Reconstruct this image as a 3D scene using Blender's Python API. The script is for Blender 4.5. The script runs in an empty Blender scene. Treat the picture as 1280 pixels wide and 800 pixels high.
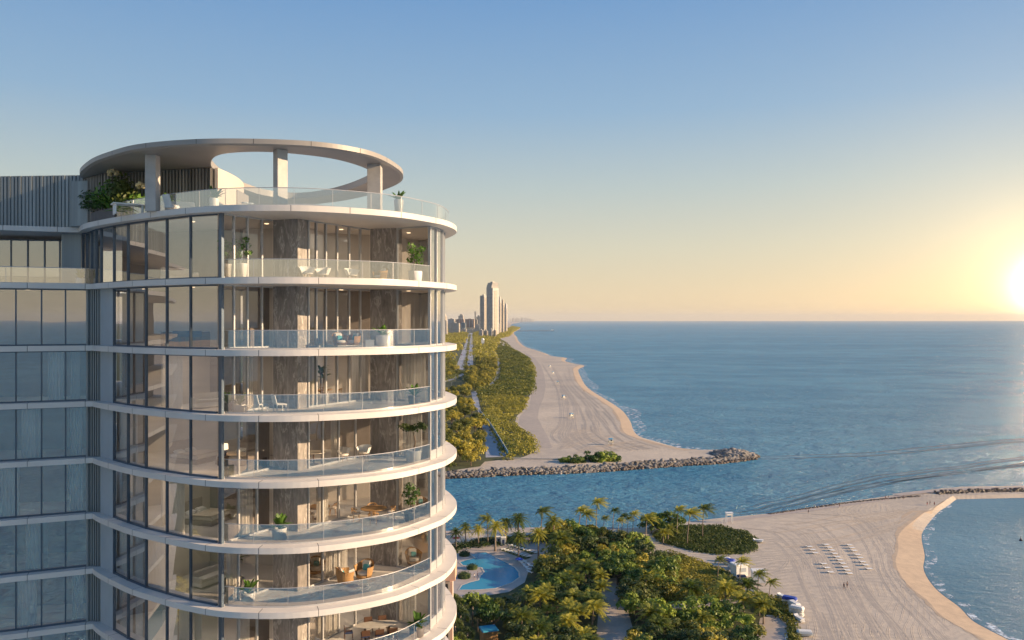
import bpy, bmesh, math, random
import numpy as np
from mathutils import Vector, Matrix
from mathutils.geometry import tessellate_polygon
random.seed(7)
RNG = np.random.RandomState(11)
R = math.radians
S = bpy.context.scene
C = S.collection
H = 78.0

# ---------------------------------------------------------------- camera
cam_d = bpy.data.cameras.new('camera'); cam = bpy.data.objects.new('camera', cam_d); C.objects.link(cam)
cam.location = (0, 0, H); cam.rotation_euler = (R(90), 0, 0)
cam_d.sensor_width = 36; cam_d.lens = 28.125; cam_d.clip_start = 0.5; cam_d.clip_end = 400000
S.camera = cam
S.view_settings.view_transform = 'Standard'; S.view_settings.look = 'None'
S.view_settings.gamma = 1; S.view_settings.exposure = 0.8
S.render.engine = 'CYCLES'
S.cycles.transparent_max_bounces = 24
S.cycles.max_bounces = 8

# ---------------------------------------------------------------- sky and sun
SKY_AZ = R(34.0)      # where the sun stands in the sky, clockwise from +Y
SUN_AZ = R(99); SUN_EL = R(16.5)
W = bpy.data.worlds.new('World'); S.world = W; W.use_nodes = True
nt = W.node_tree; nt.nodes.clear()
def N(nt, t, **kw):
    n = nt.nodes.new(t)
    for k, v in kw.items():
        if k == 'inputs':
            for a, b in v.items(): n.inputs[a].default_value = b
        else: setattr(n, k, v)
    return n
def L(nt, a, b): nt.links.new(a, b)
out = N(nt, 'ShaderNodeOutputWorld')
sky = N(nt, 'ShaderNodeTexSky', sky_type='NISHITA', sun_disc=False)
sky.sun_elevation = R(7); sky.sun_rotation = SKY_AZ
sky.altitude = 60; sky.air_density = 1.0; sky.dust_density = 0.6; sky.ozone_density = 1.2
bg = N(nt, 'ShaderNodeBackground', inputs={'Strength': 0.05})
L(nt, sky.outputs[0], bg.inputs[0])
# warm haze band low over the horizon and the blaze round the low sun
tc = N(nt, 'ShaderNodeTexCoord')
sep = N(nt, 'ShaderNodeSeparateXYZ'); L(nt, tc.outputs['Generated'], sep.inputs[0])
ramp = N(nt, 'ShaderNodeValToRGB'); L(nt, sep.outputs[2], ramp.inputs[0])
cr = ramp.color_ramp
stops = [(0.0, (0.49, 0.385, 0.235)), (0.03, (0.475, 0.39, 0.26)), (0.09, (0.40, 0.385, 0.305)), (0.16, (0.295, 0.345, 0.345)),
         (0.25, (0.175, 0.275, 0.385)), (0.38, (0.10, 0.205, 0.37)), (0.7, (0.06, 0.15, 0.32)), (1.0, (0.05, 0.13, 0.30))]
while len(cr.elements) > 1: cr.elements.remove(cr.elements[-1])
cr.elements[0].position = 0; cr.elements[0].color = (*stops[0][1], 1)
for p, c in stops[1:]:
    e = cr.elements.new(p); e.color = (*c, 1)
bg2 = N(nt, 'ShaderNodeBackground', inputs={'Strength': 1.0}); L(nt, ramp.outputs[0], bg2.inputs[0])
mixs = N(nt, 'ShaderNodeMixShader', inputs={0: 0.90}); L(nt, bg.outputs[0], mixs.inputs[1]); L(nt, bg2.outputs[0], mixs.inputs[2])
SKY_EL = R(1.9)
sd = Vector((math.sin(SKY_AZ)*math.cos(SKY_EL), math.cos(SKY_AZ)*math.cos(SKY_EL), math.sin(SKY_EL)))
dot = N(nt, 'ShaderNodeVectorMath', operation='DOT_PRODUCT'); dot.inputs[1].default_value = sd
L(nt, tc.outputs['Generated'], dot.inputs[0])
def glow(power, strength, color):
    mx = N(nt, 'ShaderNodeMath', operation='MAXIMUM', inputs={1: 0.0}); L(nt, dot.outputs['Value'], mx.inputs[0])
    p = N(nt, 'ShaderNodeMath', operation='POWER', inputs={1: power}); L(nt, mx.outputs[0], p.inputs[0])
    m = N(nt, 'ShaderNodeMath', operation='MULTIPLY', inputs={1: strength}); L(nt, p.outputs[0], m.inputs[0])
    b = N(nt, 'ShaderNodeBackground', inputs={0: (*color, 1)}); L(nt, m.outputs[0], b.inputs[1])
    return b
prev = mixs
for g in (glow(22000, 160.0, (1, .72, .42)), glow(2800, 2.2, (1, .88, .66)), glow(420, .36, (1, .72, .34)), glow(90, 0.08, (1, .64, .28))):
    a = N(nt, 'ShaderNodeAddShader'); L(nt, prev.outputs[0], a.inputs[0]); L(nt, g.outputs[0], a.inputs[1]); prev = a
L(nt, prev.outputs[0], out.inputs[0])

sun_d = bpy.data.lights.new('sun', 'SUN'); sun_d.energy = 5.0; sun_d.angle = R(0.6); sun_d.color = (1.0, 0.72, 0.44)
sun = bpy.data.objects.new('sun', sun_d); C.objects.link(sun)
v = Vector((math.sin(SUN_AZ)*math.cos(SUN_EL), math.cos(SUN_AZ)*math.cos(SUN_EL), math.sin(SUN_EL)))
sun.rotation_euler = v.to_track_quat('Z', 'Y').to_euler()

# ---------------------------------------------------------------- material helpers
def new_mat(name):
    m = bpy.data.materials.new(name); m.use_nodes = True
    t = m.node_tree; t.nodes.clear()
    o = N(t, 'ShaderNodeOutputMaterial'); b = N(t, 'ShaderNodeBsdfPrincipled')
    L(t, b.outputs[0], o.inputs[0])
    return m, t, b, o
def ocoord(t, scale=(1,1,1), rot=(0,0,0), world=False):
    if world: s = N(t, 'ShaderNodeNewGeometry').outputs['Position']
    else: s = N(t, 'ShaderNodeTexCoord').outputs['Object']
    mp = N(t, 'ShaderNodeMapping'); mp.inputs['Scale'].default_value = scale; mp.inputs['Rotation'].default_value = rot
    L(t, s, mp.inputs[0]); return mp.outputs[0]
def noise(t, vec, scale, detail=4, rough=0.55, dist=0.0):
    n = N(t, 'ShaderNodeTexNoise', inputs={'Scale': scale, 'Detail': detail, 'Roughness': rough, 'Distortion': dist})
    L(t, vec, n.inputs['Vector']); return n
def rampc(t, fac, stops, interp='LINEAR'):
    r = N(t, 'ShaderNodeValToRGB'); L(t, fac, r.inputs[0]); c = r.color_ramp; c.interpolation = interp
    while len(c.elements) > 1: c.elements.remove(c.elements[-1])
    c.elements[0].position = stops[0][0]; c.elements[0].color = (*stops[0][1], 1)
    for p, col in stops[1:]:
        e = c.elements.new(p); e.color = (*col, 1)
    return r
def simple(name, col, rough=0.6, var=0.12, nscale=3.0, metal=0.0, bump=0.0, spec=0.5, bscale=None, world=False):
    m, t, b, o = new_mat(name)
    vec = ocoord(t, world=world)
    n = noise(t, vec, nscale, 5)
    lo = tuple(c*(1-var) for c in col); hi = tuple(min(1, c*(1+var)) for c in col)
    r = rampc(t, n.outputs[0], [(0.3, lo), (0.7, hi)])
    L(t, r.outputs[0], b.inputs['Base Color'])
    b.inputs['Roughness'].default_value = rough; b.inputs['Metallic'].default_value = metal
    b.inputs['Specular IOR Level'].default_value = spec
    if bump:
        n2 = noise(t, vec, bscale or nscale*6, 4)
        bp = N(t, 'ShaderNodeBump', inputs={'Strength': bump, 'Distance': 0.05}); L(t, n2.outputs[0], bp.inputs['Height']); L(t, bp.outputs[0], b.inputs['Normal'])
    return m
M = {}
M['slab'] = simple('pale_concrete', (.67, .625, .58), .55, .07, .5, bump=.05)
M['joint'] = simple('joint_sealant', (.10, .09, .085), .8)
M['deck'] = simple('terrace_stone', (.36, .32, .285), .6, .10, 1.2)
M['ring'] = simple('bronze_panel', (.32, .295, .27), .45, .06, .5)
M['frame'] = simple('dark_blue_frame', (.10, .135, .18), .35, .1, 2, metal=.5)
M['frame_light'] = simple('steel_frame', (.50, .50, .50), .35, .05, 2, metal=.3)
M['wall_in'] = simple('beige_plaster', (.60, .55, .495), .8, .06, .6)
M['wall_dark'] = simple('taupe_panel', (.32, .275, .24), .6, .08, 1.5)
M['cream'] = simple('cream_render', (.62, .53, .43), .7, .05, .6)
M['grey_panel'] = simple('pale_grey_panel', (.42, .46, .49), .4, .05, 1)
M['white'] = simple('white_paint', (.78, .77, .74), .5, .04, 2)
M['offwhite'] = simple('off_white_fabric', (.68, .64, .58), .9, .06, 9, bump=.15, bscale=60)
M['teal'] = simple('teal_fabric', (.10, .38, .40), .9, .08, 9)
M['navy'] = simple('navy_fabric', (.02, .04, .11), .9, .1, 9)
M['blue_tarp'] = simple('blue_tarpaulin', (.02, .06, .38), .5, .15, 2, bump=.3)
M['rattan'] = simple('rattan', (.42, .24, .10), .6, .25, 30, bump=.4, bscale=60)
M['wood'] = simple('oak', (.40, .24, .11), .45, .18, 6)
M['walnut'] = simple('walnut', (.11, .055, .03), .45, .2, 6)
M['black'] = simple('black_metal', (.02, .02, .022), .4, .1, 4)
M['marble_top'] = simple('pale_stone_top', (.62, .58, .52), .25, .08, 3)
M['pot_white'] = simple('white_ceramic', (.72, .70, .67), .35, .03, 3)
M['pot_dark'] = simple('dark_planter', (.13, .12, .12), .6, .1, 3)
M['soil'] = simple('soil', (.05, .035, .025), .9, .3, 20)
M['bark'] = simple('bark', (.16, .12, .09), .9, .3, 3, bump=.5)
M['palm_bark'] = simple('palm_trunk_bark', (.27, .21, .16), .9, .25, 4, bump=.5)
M['rock'] = simple('granite_boulder', (.20, .185, .17), .85, .5, .22, bump=.6, bscale=1.5, world=True)
M['rock_wet'] = simple('wet_boulder', (.075, .055, .04), .4, .5, .5, bump=.5, bscale=1.5)
M['asphalt'] = simple('asphalt', (.16, .17, .19), .85, .12, .05)
M['pave'] = simple('pale_paving', (.42, .36, .32), .8, .1, .5)
M['walk'] = simple('concrete_walk', (.36, .36, .38), .8, .08, .2)
M['kerb'] = simple('kerb_concrete', (.45, .42, .38), .8, .1, .5)
M['paint'] = simple('road_paint', (.75, .75, .72), .7, .05, 1)
M['salmon'] = simple('salmon_render', (.66, .40, .27), .75, .06, .4)
M['blue_rail'] = simple('blue_railing', (.05, .30, .50), .5, .1, 1)
M['blue_roof'] = simple('turquoise_roof', (.04, .28, .40), .45, .12, 1)
M['blue_glass'] = simple('blue_tinted_facade', (.05, .16, .24), .25, .1, .05)
M['skin'] = simple('skin', (.35, .19, .12), .6, .05, 8)
M['hair'] = simple('hair', (.03, .02, .015), .7, .2, 12)
M['cloth_dark'] = simple('dark_clothing', (.03, .03, .045), .9, .1, 8)
M['cloth_red'] = simple('red_clothing', (.45, .06, .05), .9, .1, 8)
M['cloth_white'] = simple('white_clothing', (.7, .7, .68), .9, .05, 8)
M['yellow'] = simple('yellow_paint', (.65, .48, .08), .5, .1, 4)
M['tyre'] = simple('rubber', (.02, .02, .02), .8, .1, 8)
M['car_white'] = simple('white_car_paint', (.75, .75, .75), .25, .02, 1)
M['car_dark'] = simple('dark_car_paint', (.04, .05, .07), .2, .05, 1)
M['car_red'] = simple('red_car_paint', (.4, .04, .03), .2, .05, 1)
M['car_glass'] = simple('car_glass', (.02, .03, .04), .1, .05, 1)

def marble():
    m, t, b, o = new_mat('grey_veined_marble')
    vec = ocoord(t, (1, 1, .28), (0.3, .2, 0), world=True)
    n1 = noise(t, vec, 1.2, 8, .6, .5); n2 = noise(t, vec, 7, 6, .6)
    r1 = rampc(t, n1.outputs[0], [(.30, (.19, .175, .165)), (.475, (.31, .285, .265)), (.495, (.58, .54, .50)), (.512, (.30, .275, .255)), (.72, (.42, .39, .365))])
    r2 = rampc(t, n2.outputs[0], [(.35, (.7, .7, .7)), (.7, (1.15, 1.12, 1.1))])
    mx = N(t, 'ShaderNodeMixRGB', blend_type='MULTIPLY', inputs={0: 1}); L(t, r1.outputs[0], mx.inputs[1]); L(t, r2.outputs[0], mx.inputs[2])
    L(t, mx.outputs[0], b.inputs['Base Color']); b.inputs['Roughness'].default_value = .32
    return m
M['marble'] = marble()

M['column'] = simple('pale_honed_stone', (.46, .43, .40), .5, .14, 1.4)
def glass(name, base, fk, tint, rough=0.0, gtint=(.92, .96, 1)):
    m, t, b, o = new_mat(name); t.nodes.remove(b)
    fr = N(t, 'ShaderNodeFresnel', inputs={'IOR': 1.5})
    mu = N(t, 'ShaderNodeMath', operation='MULTIPLY_ADD', inputs={1: fk, 2: base}, use_clamp=True); L(t, fr.outputs[0], mu.inputs[0])
    tr = N(t, 'ShaderNodeBsdfTransparent', inputs={0: (*tint, 1)})
    gl = N(t, 'ShaderNodeBsdfGlossy', inputs={'Color': (*gtint, 1), 'Roughness': rough})
    nz = noise(t, ocoord(t), .35, 2)
    bp = N(t, 'ShaderNodeBump', inputs={'Strength': .05, 'Distance': .05}); L(t, nz.outputs[0], bp.inputs['Height']); L(t, bp.outputs[0], gl.inputs['Normal'])
    mx = N(t, 'ShaderNodeMixShader'); L(t, mu.outputs[0], mx.inputs[0]); L(t, tr.outputs[0], mx.inputs[1]); L(t, gl.outputs[0], mx.inputs[2])
    L(t, mx.outputs[0], o.inputs[0]); return m
M['glass_wing'] = glass('wing_glass', .35, .9, (.84, .88, .90))
M['glass_facade'] = glass('facade_glass', .28, .9, (.82, .82, .82))
M['glass_door'] = glass('door_glass', .10, .9, (.82, .80, .78))
M['glass_rail'] = glass('railing_glass', .38, 1.0, (.90, .93, .93), gtint=(1, .99, .97))
M['glass_bay'] = glass('bay_glass', .42, .9, (.6, .62, .65))

def curtain_mat():
    m, t, b, o = new_mat('sheer_curtain_cloth')
    b.inputs['Base Color'].default_value = (.86, .85, .82, 1); b.inputs['Roughness'].default_value = .9
    tl = N(t, 'ShaderNodeBsdfTranslucent', inputs={0: (.75, .72, .68, 1)})
    mx = N(t, 'ShaderNodeMixShader', inputs={0: .25}); L(t, b.outputs[0], mx.inputs[1]); L(t, tl.outputs[0], mx.inputs[2]); L(t, mx.outputs[0], o.inputs[0])
    return m
M['curtain'] = curtain_mat()
def ribbed(name, col):
    m, t, b, o = new_mat(name)
    vec = ocoord(t, world=True)
    n = noise(t, ocoord(t, (1.3, 1.3, .02), world=True), 1.1, 4, .6)
    r = rampc(t, n.outputs[0], [(.32, tuple(c*.62 for c in col)), (.68, tuple(c*1.25 for c in col))]); L(t, r.outputs[0], b.inputs['Base Color'])
    b.inputs['Roughness'].default_value = .42; b.inputs['Metallic'].default_value = .25
    return m
M['ribbed'] = ribbed('ribbed_metal_cladding', (.26, .29, .30))
M['ribbed_dark'] = ribbed('dark_slatted_cladding', (.25, .24, .225))

def lamp_mat():
    m, t, b, o = new_mat('glowing_lamp_shade')
    b.inputs['Base Color'].default_value = (.8, .7, .55, 1)
    b.inputs['Emission Color'].default_value = (1, .72, .42, 1); b.inputs['Emission Strength'].default_value = 1.6
    return m
M['lamp'] = lamp_mat()

def leaf_mat(name, c1, c2, tr=.25, nscale=.5):
    m, t, b, o = new_mat(name)
    oi = N(t, 'ShaderNodeObjectInfo')
    n = noise(t, ocoord(t, world=True), nscale, 4)
    ad = N(t, 'ShaderNodeMath', operation='MULTIPLY_ADD', inputs={1: .62, 2: -.31}); L(t, oi.outputs['Random'], ad.inputs[0])
    ad2 = N(t, 'ShaderNodeMath', operation='ADD'); L(t, n.outputs[0], ad2.inputs[0]); L(t, ad.outputs[0], ad2.inputs[1])
    r = rampc(t, ad2.outputs[0], [(.28, c1), (.74, c2)]); L(t, r.outputs[0], b.inputs['Base Color'])
    b.inputs['Roughness'].default_value = .5; b.inputs['Specular IOR Level'].default_value = .35
    tl = N(t, 'ShaderNodeBsdfTranslucent'); L(t, r.outputs[0], tl.inputs[0])
    mx = N(t, 'ShaderNodeMixShader', inputs={0: tr}); L(t, b.outputs[0], mx.inputs[1]); L(t, tl.outputs[0], mx.inputs[2]); L(t, mx.outputs[0], o.inputs[0])
    return m
M['leaf'] = leaf_mat('broadleaf_foliage', (.05, .10, .018), (.29, .36, .05))
M['leaf_olive'] = leaf_mat('olive_foliage', (.10, .12, .020), (.44, .37, .05))
M['leaf_dark'] = leaf_mat('dark_foliage', (.035, .065, .018), (.12, .15, .035))
M['palm_leaf'] = leaf_mat('palm_foliage', (.08, .125, .02), (.46, .42, .055), .4)
M['leaf_pot'] = leaf_mat('pot_plant_foliage', (.05, .11, .02), (.13, .26, .04), .25, 3)
M['scrub'] = leaf_mat('coastal_scrub_foliage', (.08, .11, .020), (.40, .35, .05), .3, .05)
M['flower'] = simple('pale_yellow_flower', (.8, .66, .38), .7, .1, 5)

def sand_mat(name, base, dark, tracks=True):
    m, t, b, o = new_mat(name)
    vec = ocoord(t, world=True)
    big = noise(t, vec, .012, 5, .6); fine = noise(t, vec, .35, 6, .7)
    r = rampc(t, big.outputs[0], [(.35, dark), (.65, base)])
    rf = rampc(t, fine.outputs[0], [(.3, (.84, .84, .86)), (.7, (1.1, 1.08, 1.05))])
    mx = N(t, 'ShaderNodeMixRGB', blend_type='MULTIPLY', inputs={0: 1}); L(t, r.outputs[0], mx.inputs[1]); L(t, rf.outputs[0], mx.inputs[2])
    b.inputs['Roughness'].default_value = .9; b.inputs['Specular IOR Level'].default_value = .15
    hsum = fine.outputs[0]
    col = mx.outputs[0]
    if tracks:
        h = None
        for (rz, sc, dist, seed) in ((R(66), .17, 9, 0.0), (R(108), .12, 12, 37.0), (R(20), .14, 14, 90.0)):
            v2 = N(t, 'ShaderNodeMapping'); v2.inputs['Rotation'].default_value = (0, 0, rz); v2.inputs['Location'].default_value = (seed, seed*.7, 0); L(t, vec, v2.inputs[0])
            lowd = noise(t, v2.outputs[0], .008, 3, .5)
            off = N(t, 'ShaderNodeVectorMath', operation='MULTIPLY_ADD'); L(t, lowd.outputs['Color'], off.inputs[0]); off.inputs[1].default_value = (70, 70, 0); L(t, v2.outputs[0], off.inputs[2])
            w = N(t, 'ShaderNodeTexWave', wave_type='BANDS', bands_direction='X', inputs={'Scale': sc, 'Distortion': .35, 'Detail': 1, 'Detail Scale': .3}); L(t, off.outputs[0], w.inputs['Vector'])
            pr = rampc(t, w.outputs['Fac'], [(.72, (0, 0, 0)), (.86, (1, 1, 1)), (.93, (.1, .1, .1))])
            mk = noise(t, v2.outputs[0], .02, 3); mkr = rampc(t, mk.outputs[0], [(.46, (0, 0, 0)), (.58, (1, 1, 1))])
            mm = N(t, 'ShaderNodeMath', operation='MULTIPLY'); L(t, pr.outputs[0], mm.inputs[0]); L(t, mkr.outputs[0], mm.inputs[1])
            if h is None: h = mm.outputs[0]
            else:
                a = N(t, 'ShaderNodeMath', operation='ADD'); L(t, h, a.inputs[0]); L(t, mm.outputs[0], a.inputs[1]); h = a.outputs[0]
        hm = N(t, 'ShaderNodeMath', operation='MULTIPLY_ADD', inputs={1: 1.0}); L(t, h, hm.inputs[0])
        fm = N(t, 'ShaderNodeMath', operation='MULTIPLY', inputs={1: 1.6}); L(t, fine.outputs[0], fm.inputs[0]); L(t, fm.outputs[0], hm.inputs[2])
        hsum = hm.outputs[0]
        hc = rampc(t, h, [(0, (1, 1, 1)), (1, (.80, .79, .78))]); m3 = N(t, 'ShaderNodeMixRGB', blend_type='MULTIPLY', inputs={0: 1}); L(t, col, m3.inputs[1]); L(t, hc.outputs[0], m3.inputs[2]); col = m3.outputs[0]
    bp = N(t, 'ShaderNodeBump', inputs={'Strength': .7, 'Distance': .12}); L(t, hsum, bp.inputs['Height']); L(t, bp.outputs[0], b.inputs['Normal'])
    L(t, col, b.inputs['Base Color'])
    return m
M['sand'] = sand_mat('raked_sand', (.62, .535, .43), (.49, .435, .37))
M['sand_wet'] = sand_mat('sunlit_damp_sand', (.56, .445, .325), (.50, .39, .285), False)  # damp sand, tinted gold as if sun caught the slope
M['sand_grey'] = sand_mat('firm_grey_sand', (.47, .41, .35), (.41, .365, .325), False)
M['ground_green'] = simple('undergrowth', (.06, .07, .025), .95, .4, .15, world=True)
M['lawn'] = simple('lawn', (.09, .11, .03), .95, .3, .2, world=True)

def water_mat(name, deep, rough, bs, bd, scale=1.0, shallow=None, capped=0):
    m, t, b, o = new_mat(name)
    vec = ocoord(t, (1, 1.7, 1), (0, 0, R(-18)), world=True)
    n1 = noise(t, vec, .07*scale, 3, .5, .6); n2 = noise(t, vec, .30*scale, 5, .62, .5); n3 = noise(t, vec, .011, 4, .5)
    a = N(t, 'ShaderNodeMath', operation='MULTIPLY_ADD', inputs={1: 1.8}); L(t, n1.outputs[0], a.inputs[0]); L(t, n2.outputs[0], a.inputs[2])
    bp = N(t, 'ShaderNodeBump', inputs={'Strength': bs, 'Distance': bd}); L(t, a.outputs[0], bp.inputs['Height'])
    L(t, bp.outputs[0], b.inputs['Normal'])
    if capped:
        t.nodes.remove(b)
        df = N(t, 'ShaderNodeBsdfDiffuse'); gl = N(t, 'ShaderNodeBsdfGlossy', inputs={'Roughness': rough}); fr = N(t, 'ShaderNodeFresnel', inputs={'IOR': 1.33})
        for q in (df, gl, fr): L(t, bp.outputs[0], q.inputs['Normal'])
        mn = N(t, 'ShaderNodeMath', operation='MINIMUM', inputs={1: capped}); L(t, fr.outputs[0], mn.inputs[0])
        mx = N(t, 'ShaderNodeMixShader'); L(t, mn.outputs[0], mx.inputs[0]); L(t, df.outputs[0], mx.inputs[1]); L(t, gl.outputs[0], mx.inputs[2]); L(t, mx.outputs[0], o.inputs[0])
        n4 = noise(t, ocoord(t, (.5, 2.2, 1), (0, 0, R(8)), world=True), .0016, 5, .6)
        av = N(t, 'ShaderNodeMath', operation='MULTIPLY_ADD', inputs={1: .55, 2: .0}); L(t, n3.outputs[0], av.inputs[0]); ad = N(t, 'ShaderNodeMath', operation='MULTIPLY_ADD', inputs={1: .45}); L(t, n4.outputs[0], ad.inputs[0]); L(t, av.outputs[0], ad.inputs[2])
        r = rampc(t, ad.outputs[0], [(.40, deep), (.60, shallow)]); L(t, r.outputs[0], df.inputs[0]); return m
    d2 = shallow or tuple(c*1.7 for c in deep)
    r = rampc(t, n3.outputs[0], [(.35, deep), (.7, d2)]); L(t, r.outputs[0], b.inputs['Base Color'])
    b.inputs['Roughness'].default_value = rough; b.inputs['IOR'].default_value = 1.33; b.inputs['Specular IOR Level'].default_value = .35
    return m
M['sea'] = water_mat('ocean_water', (.055, .24, .41), .14, 1.0, 3.4, shallow=(.105, .33, .50), capped=.52)
M['cove'] = water_mat('cove_water', (.09, .20, .27), .2, .7, .3, 2.0, shallow=(.13, .265, .345), capped=.2)
M['poolw'] = water_mat('pool_water', (.03, .25, .38), .08, .5, .05, 6, shallow=(.04, .28, .42))
def foam_mat():
    m, t, b, o = new_mat('surf_foam')
    n = noise(t, ocoord(t, world=True), .25, 7, .72)
    r = rampc(t, n.outputs[0], [(.50, (0, 0, 0)), (.62, (1, 1, 1))])
    b.inputs['Base Color'].default_value = (.68, .76, .82, 1); b.inputs['Roughness'].default_value = .8
    tr = N(t, 'ShaderNodeBsdfTransparent'); mx = N(t, 'ShaderNodeMixShader'); L(t, r.outputs[0], mx.inputs[0]); L(t, tr.outputs[0], mx.inputs[1]); L(t, b.outputs[0], mx.inputs[2]); L(t, mx.outputs[0], o.inputs[0])
    return m
M['foam'] = foam_mat()
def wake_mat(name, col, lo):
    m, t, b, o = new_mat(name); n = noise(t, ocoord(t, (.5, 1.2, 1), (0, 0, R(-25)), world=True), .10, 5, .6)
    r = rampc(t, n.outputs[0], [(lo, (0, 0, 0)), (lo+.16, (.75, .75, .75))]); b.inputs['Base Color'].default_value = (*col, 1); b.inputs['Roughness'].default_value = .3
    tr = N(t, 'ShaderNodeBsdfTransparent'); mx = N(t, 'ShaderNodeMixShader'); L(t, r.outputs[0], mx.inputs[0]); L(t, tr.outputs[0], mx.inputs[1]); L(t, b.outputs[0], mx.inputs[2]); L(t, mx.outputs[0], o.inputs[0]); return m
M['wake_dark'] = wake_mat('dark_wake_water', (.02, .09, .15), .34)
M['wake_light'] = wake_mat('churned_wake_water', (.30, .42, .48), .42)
def tower_mat(name, col, win, fs=.28, vs=.20):
    m, t, b, o = new_mat(name)
    br = N(t, 'ShaderNodeTexBrick', inputs={'Scale': 1.0, 'Color1': (*win, 1), 'Color2': (*[c*1.5 for c in win], 1), 'Mortar': (*col, 1), 'Mortar Size': 1.1, 'Brick Width': 9.0, 'Row Height': 6.5}); br.offset = 0
    s = N(t, 'ShaderNodeSeparateXYZ'); L(t, N(t, 'ShaderNodeTexCoord').outputs['Object'], s.inputs[0])
    ad = N(t, 'ShaderNodeMath', operation='ADD'); L(t, s.outputs[0], ad.inputs[0]); L(t, s.outputs[1], ad.inputs[1])
    c = N(t, 'ShaderNodeCombineXYZ'); L(t, ad.outputs[0], c.inputs[0]); L(t, s.outputs[2], c.inputs[1]); L(t, c.outputs[0], br.inputs['Vector'])
    L(t, br.outputs[0], b.inputs['Base Color']); b.inputs['Roughness'].default_value = .5
    return m
M['tw_grey'] = tower_mat('grey_tower_facade', (.54, .49, .42), (.27, .26, .25))
M['tw_gold'] = tower_mat('gold_tower_facade', (.50, .42, .31), (.20, .18, .16))  # gold tone; on the tower sides it stands in for sunlight
M['tw_white'] = tower_mat('white_tower_facade', (.60, .57, .53), (.22, .22, .23))
M['tw_red'] = tower_mat('terracotta_tower_facade', (.34, .20, .16), (.14, .11, .10))

# ---------------------------------------------------------------- object helpers
class MB:
    def __init__(s): s.v = []; s.f = []; s.mi = []
    def quad(s, a, b, c, d, mi=0):
        i = len(s.v); s.v += [tuple(a), tuple(b), tuple(c), tuple(d)]; s.f.append((i, i+1, i+2, i+3)); s.mi.append(mi)
    def add(s, vs, fs, mi=0):
        i = len(s.v); s.v += [tuple(p) for p in vs]
        for f in fs: s.f.append(tuple(i+k for k in f)); s.mi.append(mi)
    def box(s, c, d, rz=0, mi=0, taper=1.0, rx=0, ry=0):
        hx, hy, hz = d[0]/2, d[1]/2, d[2]/2
        mat = Matrix.Rotation(rz, 3, 'Z') @ Matrix.Rotation(ry, 3, 'Y') @ Matrix.Rotation(rx, 3, 'X')
        vs = []
        for z, k in ((-hz, 1), (hz, taper)):
            for x, y in ((-hx, -hy), (hx, -hy), (hx, hy), (-hx, hy)): vs.append(Vector(c) + mat @ Vector((x*k, y*k, z)))
        s.add(vs, [(3,2,1,0), (4,5,6,7), (0,1,5,4), (1,2,6,5), (2,3,7,6), (3,0,4,7)], mi); return s
    def tube(s, path, r, n=8, mi=0, cap=True):
        path = [Vector(p) for p in path]; rs = r if isinstance(r, (list, tuple)) else [r]*len(path)
        vs = []
        for i, p in enumerate(path):
            d = (path[min(i+1, len(path)-1)] - path[max(i-1, 0)]).normalized()
            u = d.cross(Vector((0, 0, 1)));
            if u.length < 1e-3: u = Vector((1, 0, 0))
            u.normalize(); w = d.cross(u)
            for k in range(n):
                a = 2*math.pi*k/n; vs.append(p + (u*math.cos(a) + w*math.sin(a))*rs[i])
        fs = [(i*n+k, i*n+(k+1) % n, (i+1)*n+(k+1) % n, (i+1)*n+k) for i in range(len(path)-1) for k in range(n)]
        if cap: fs += [tuple(range(n))[::-1], tuple(range((len(path)-1)*n, len(path)*n))]
        s.add(vs, fs, mi); return s
    def lathe(s, prof, c=(0, 0, 0), n=16, mi=0, sx=1, sy=1):
        vs = []
        for r, z in prof:
            for k in range(n):
                a = 2*math.pi*k/n; vs.append((c[0]+r*math.cos(a)*sx, c[1]+r*math.sin(a)*sy, c[2]+z))
        m = len(prof)
        fs = [(i*n+k, i*n+(k+1) % n, (i+1)*n+(k+1) % n, (i+1)*n+k) for i in range(m-1) for k in range(n)]
        fs += [tuple(range(n))[::-1], tuple(range((m-1)*n, m*n))]
        s.add(vs, fs, mi); return s
    def build(s, name, mats, parent=None, smooth=False, bevel=0, loc=None):
        me = bpy.data.meshes.new(name); me.from_pydata(s.v, [], s.f)
        if not isinstance(mats, (list, tuple)): mats = [mats]
        for m in mats: me.materials.append(m)
        if len(mats) > 1: me.polygons.foreach_set('material_index', s.mi)
        if smooth: me.polygons.foreach_set('use_smooth', [True]*len(me.polygons))
        me.update()
        if bevel:
            bm = bmesh.new(); bm.from_mesh(me); bmesh.ops.bevel(bm, geom=bm.edges[:], offset=bevel, segments=2, affect='EDGES', clamp_overlap=True); bm.to_mesh(me); bm.free()
        o = bpy.data.objects.new(name, me); C.objects.link(o)
        if parent: o.parent = parent
        if loc is not None: o.location = loc
        return o
def tag(o, label=None, cat=None, group=None, kind=None):
    if label: o['label'] = label
    if cat: o['category'] = cat
    if group: o['group'] = group
    if kind: o['kind'] = kind
    return o
def thing(name, label, cat, loc=(0, 0, 0), rz=0, group=None):
    o = bpy.data.objects.new(name, None); C.objects.link(o); o.location = loc; o.rotation_euler = (0, 0, rz); o.empty_display_size = .3
    return tag(o, label, cat, group)
def copy_tree(o, parent=None):
    c = o.copy(); C.objects.link(c)
    if parent is not None: c.parent = parent
    for ch in KIDS.get(o.name, []): copy_tree(ch, c)
    return c
KIDS = {}
def regkids(root):
    for o in list(C.objects):
        if o.parent: KIDS.setdefault(o.parent.name, [])
        if o.parent and o not in KIDS[o.parent.name]: KIDS[o.parent.name].append(o)
def children_map(root):
    KIDS.clear()
    def rec(o):
        KIDS[o.name] = [c for c in C.objects if c.parent == o]
        for c in KIDS[o.name]: rec(c)
    rec(root)
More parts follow.
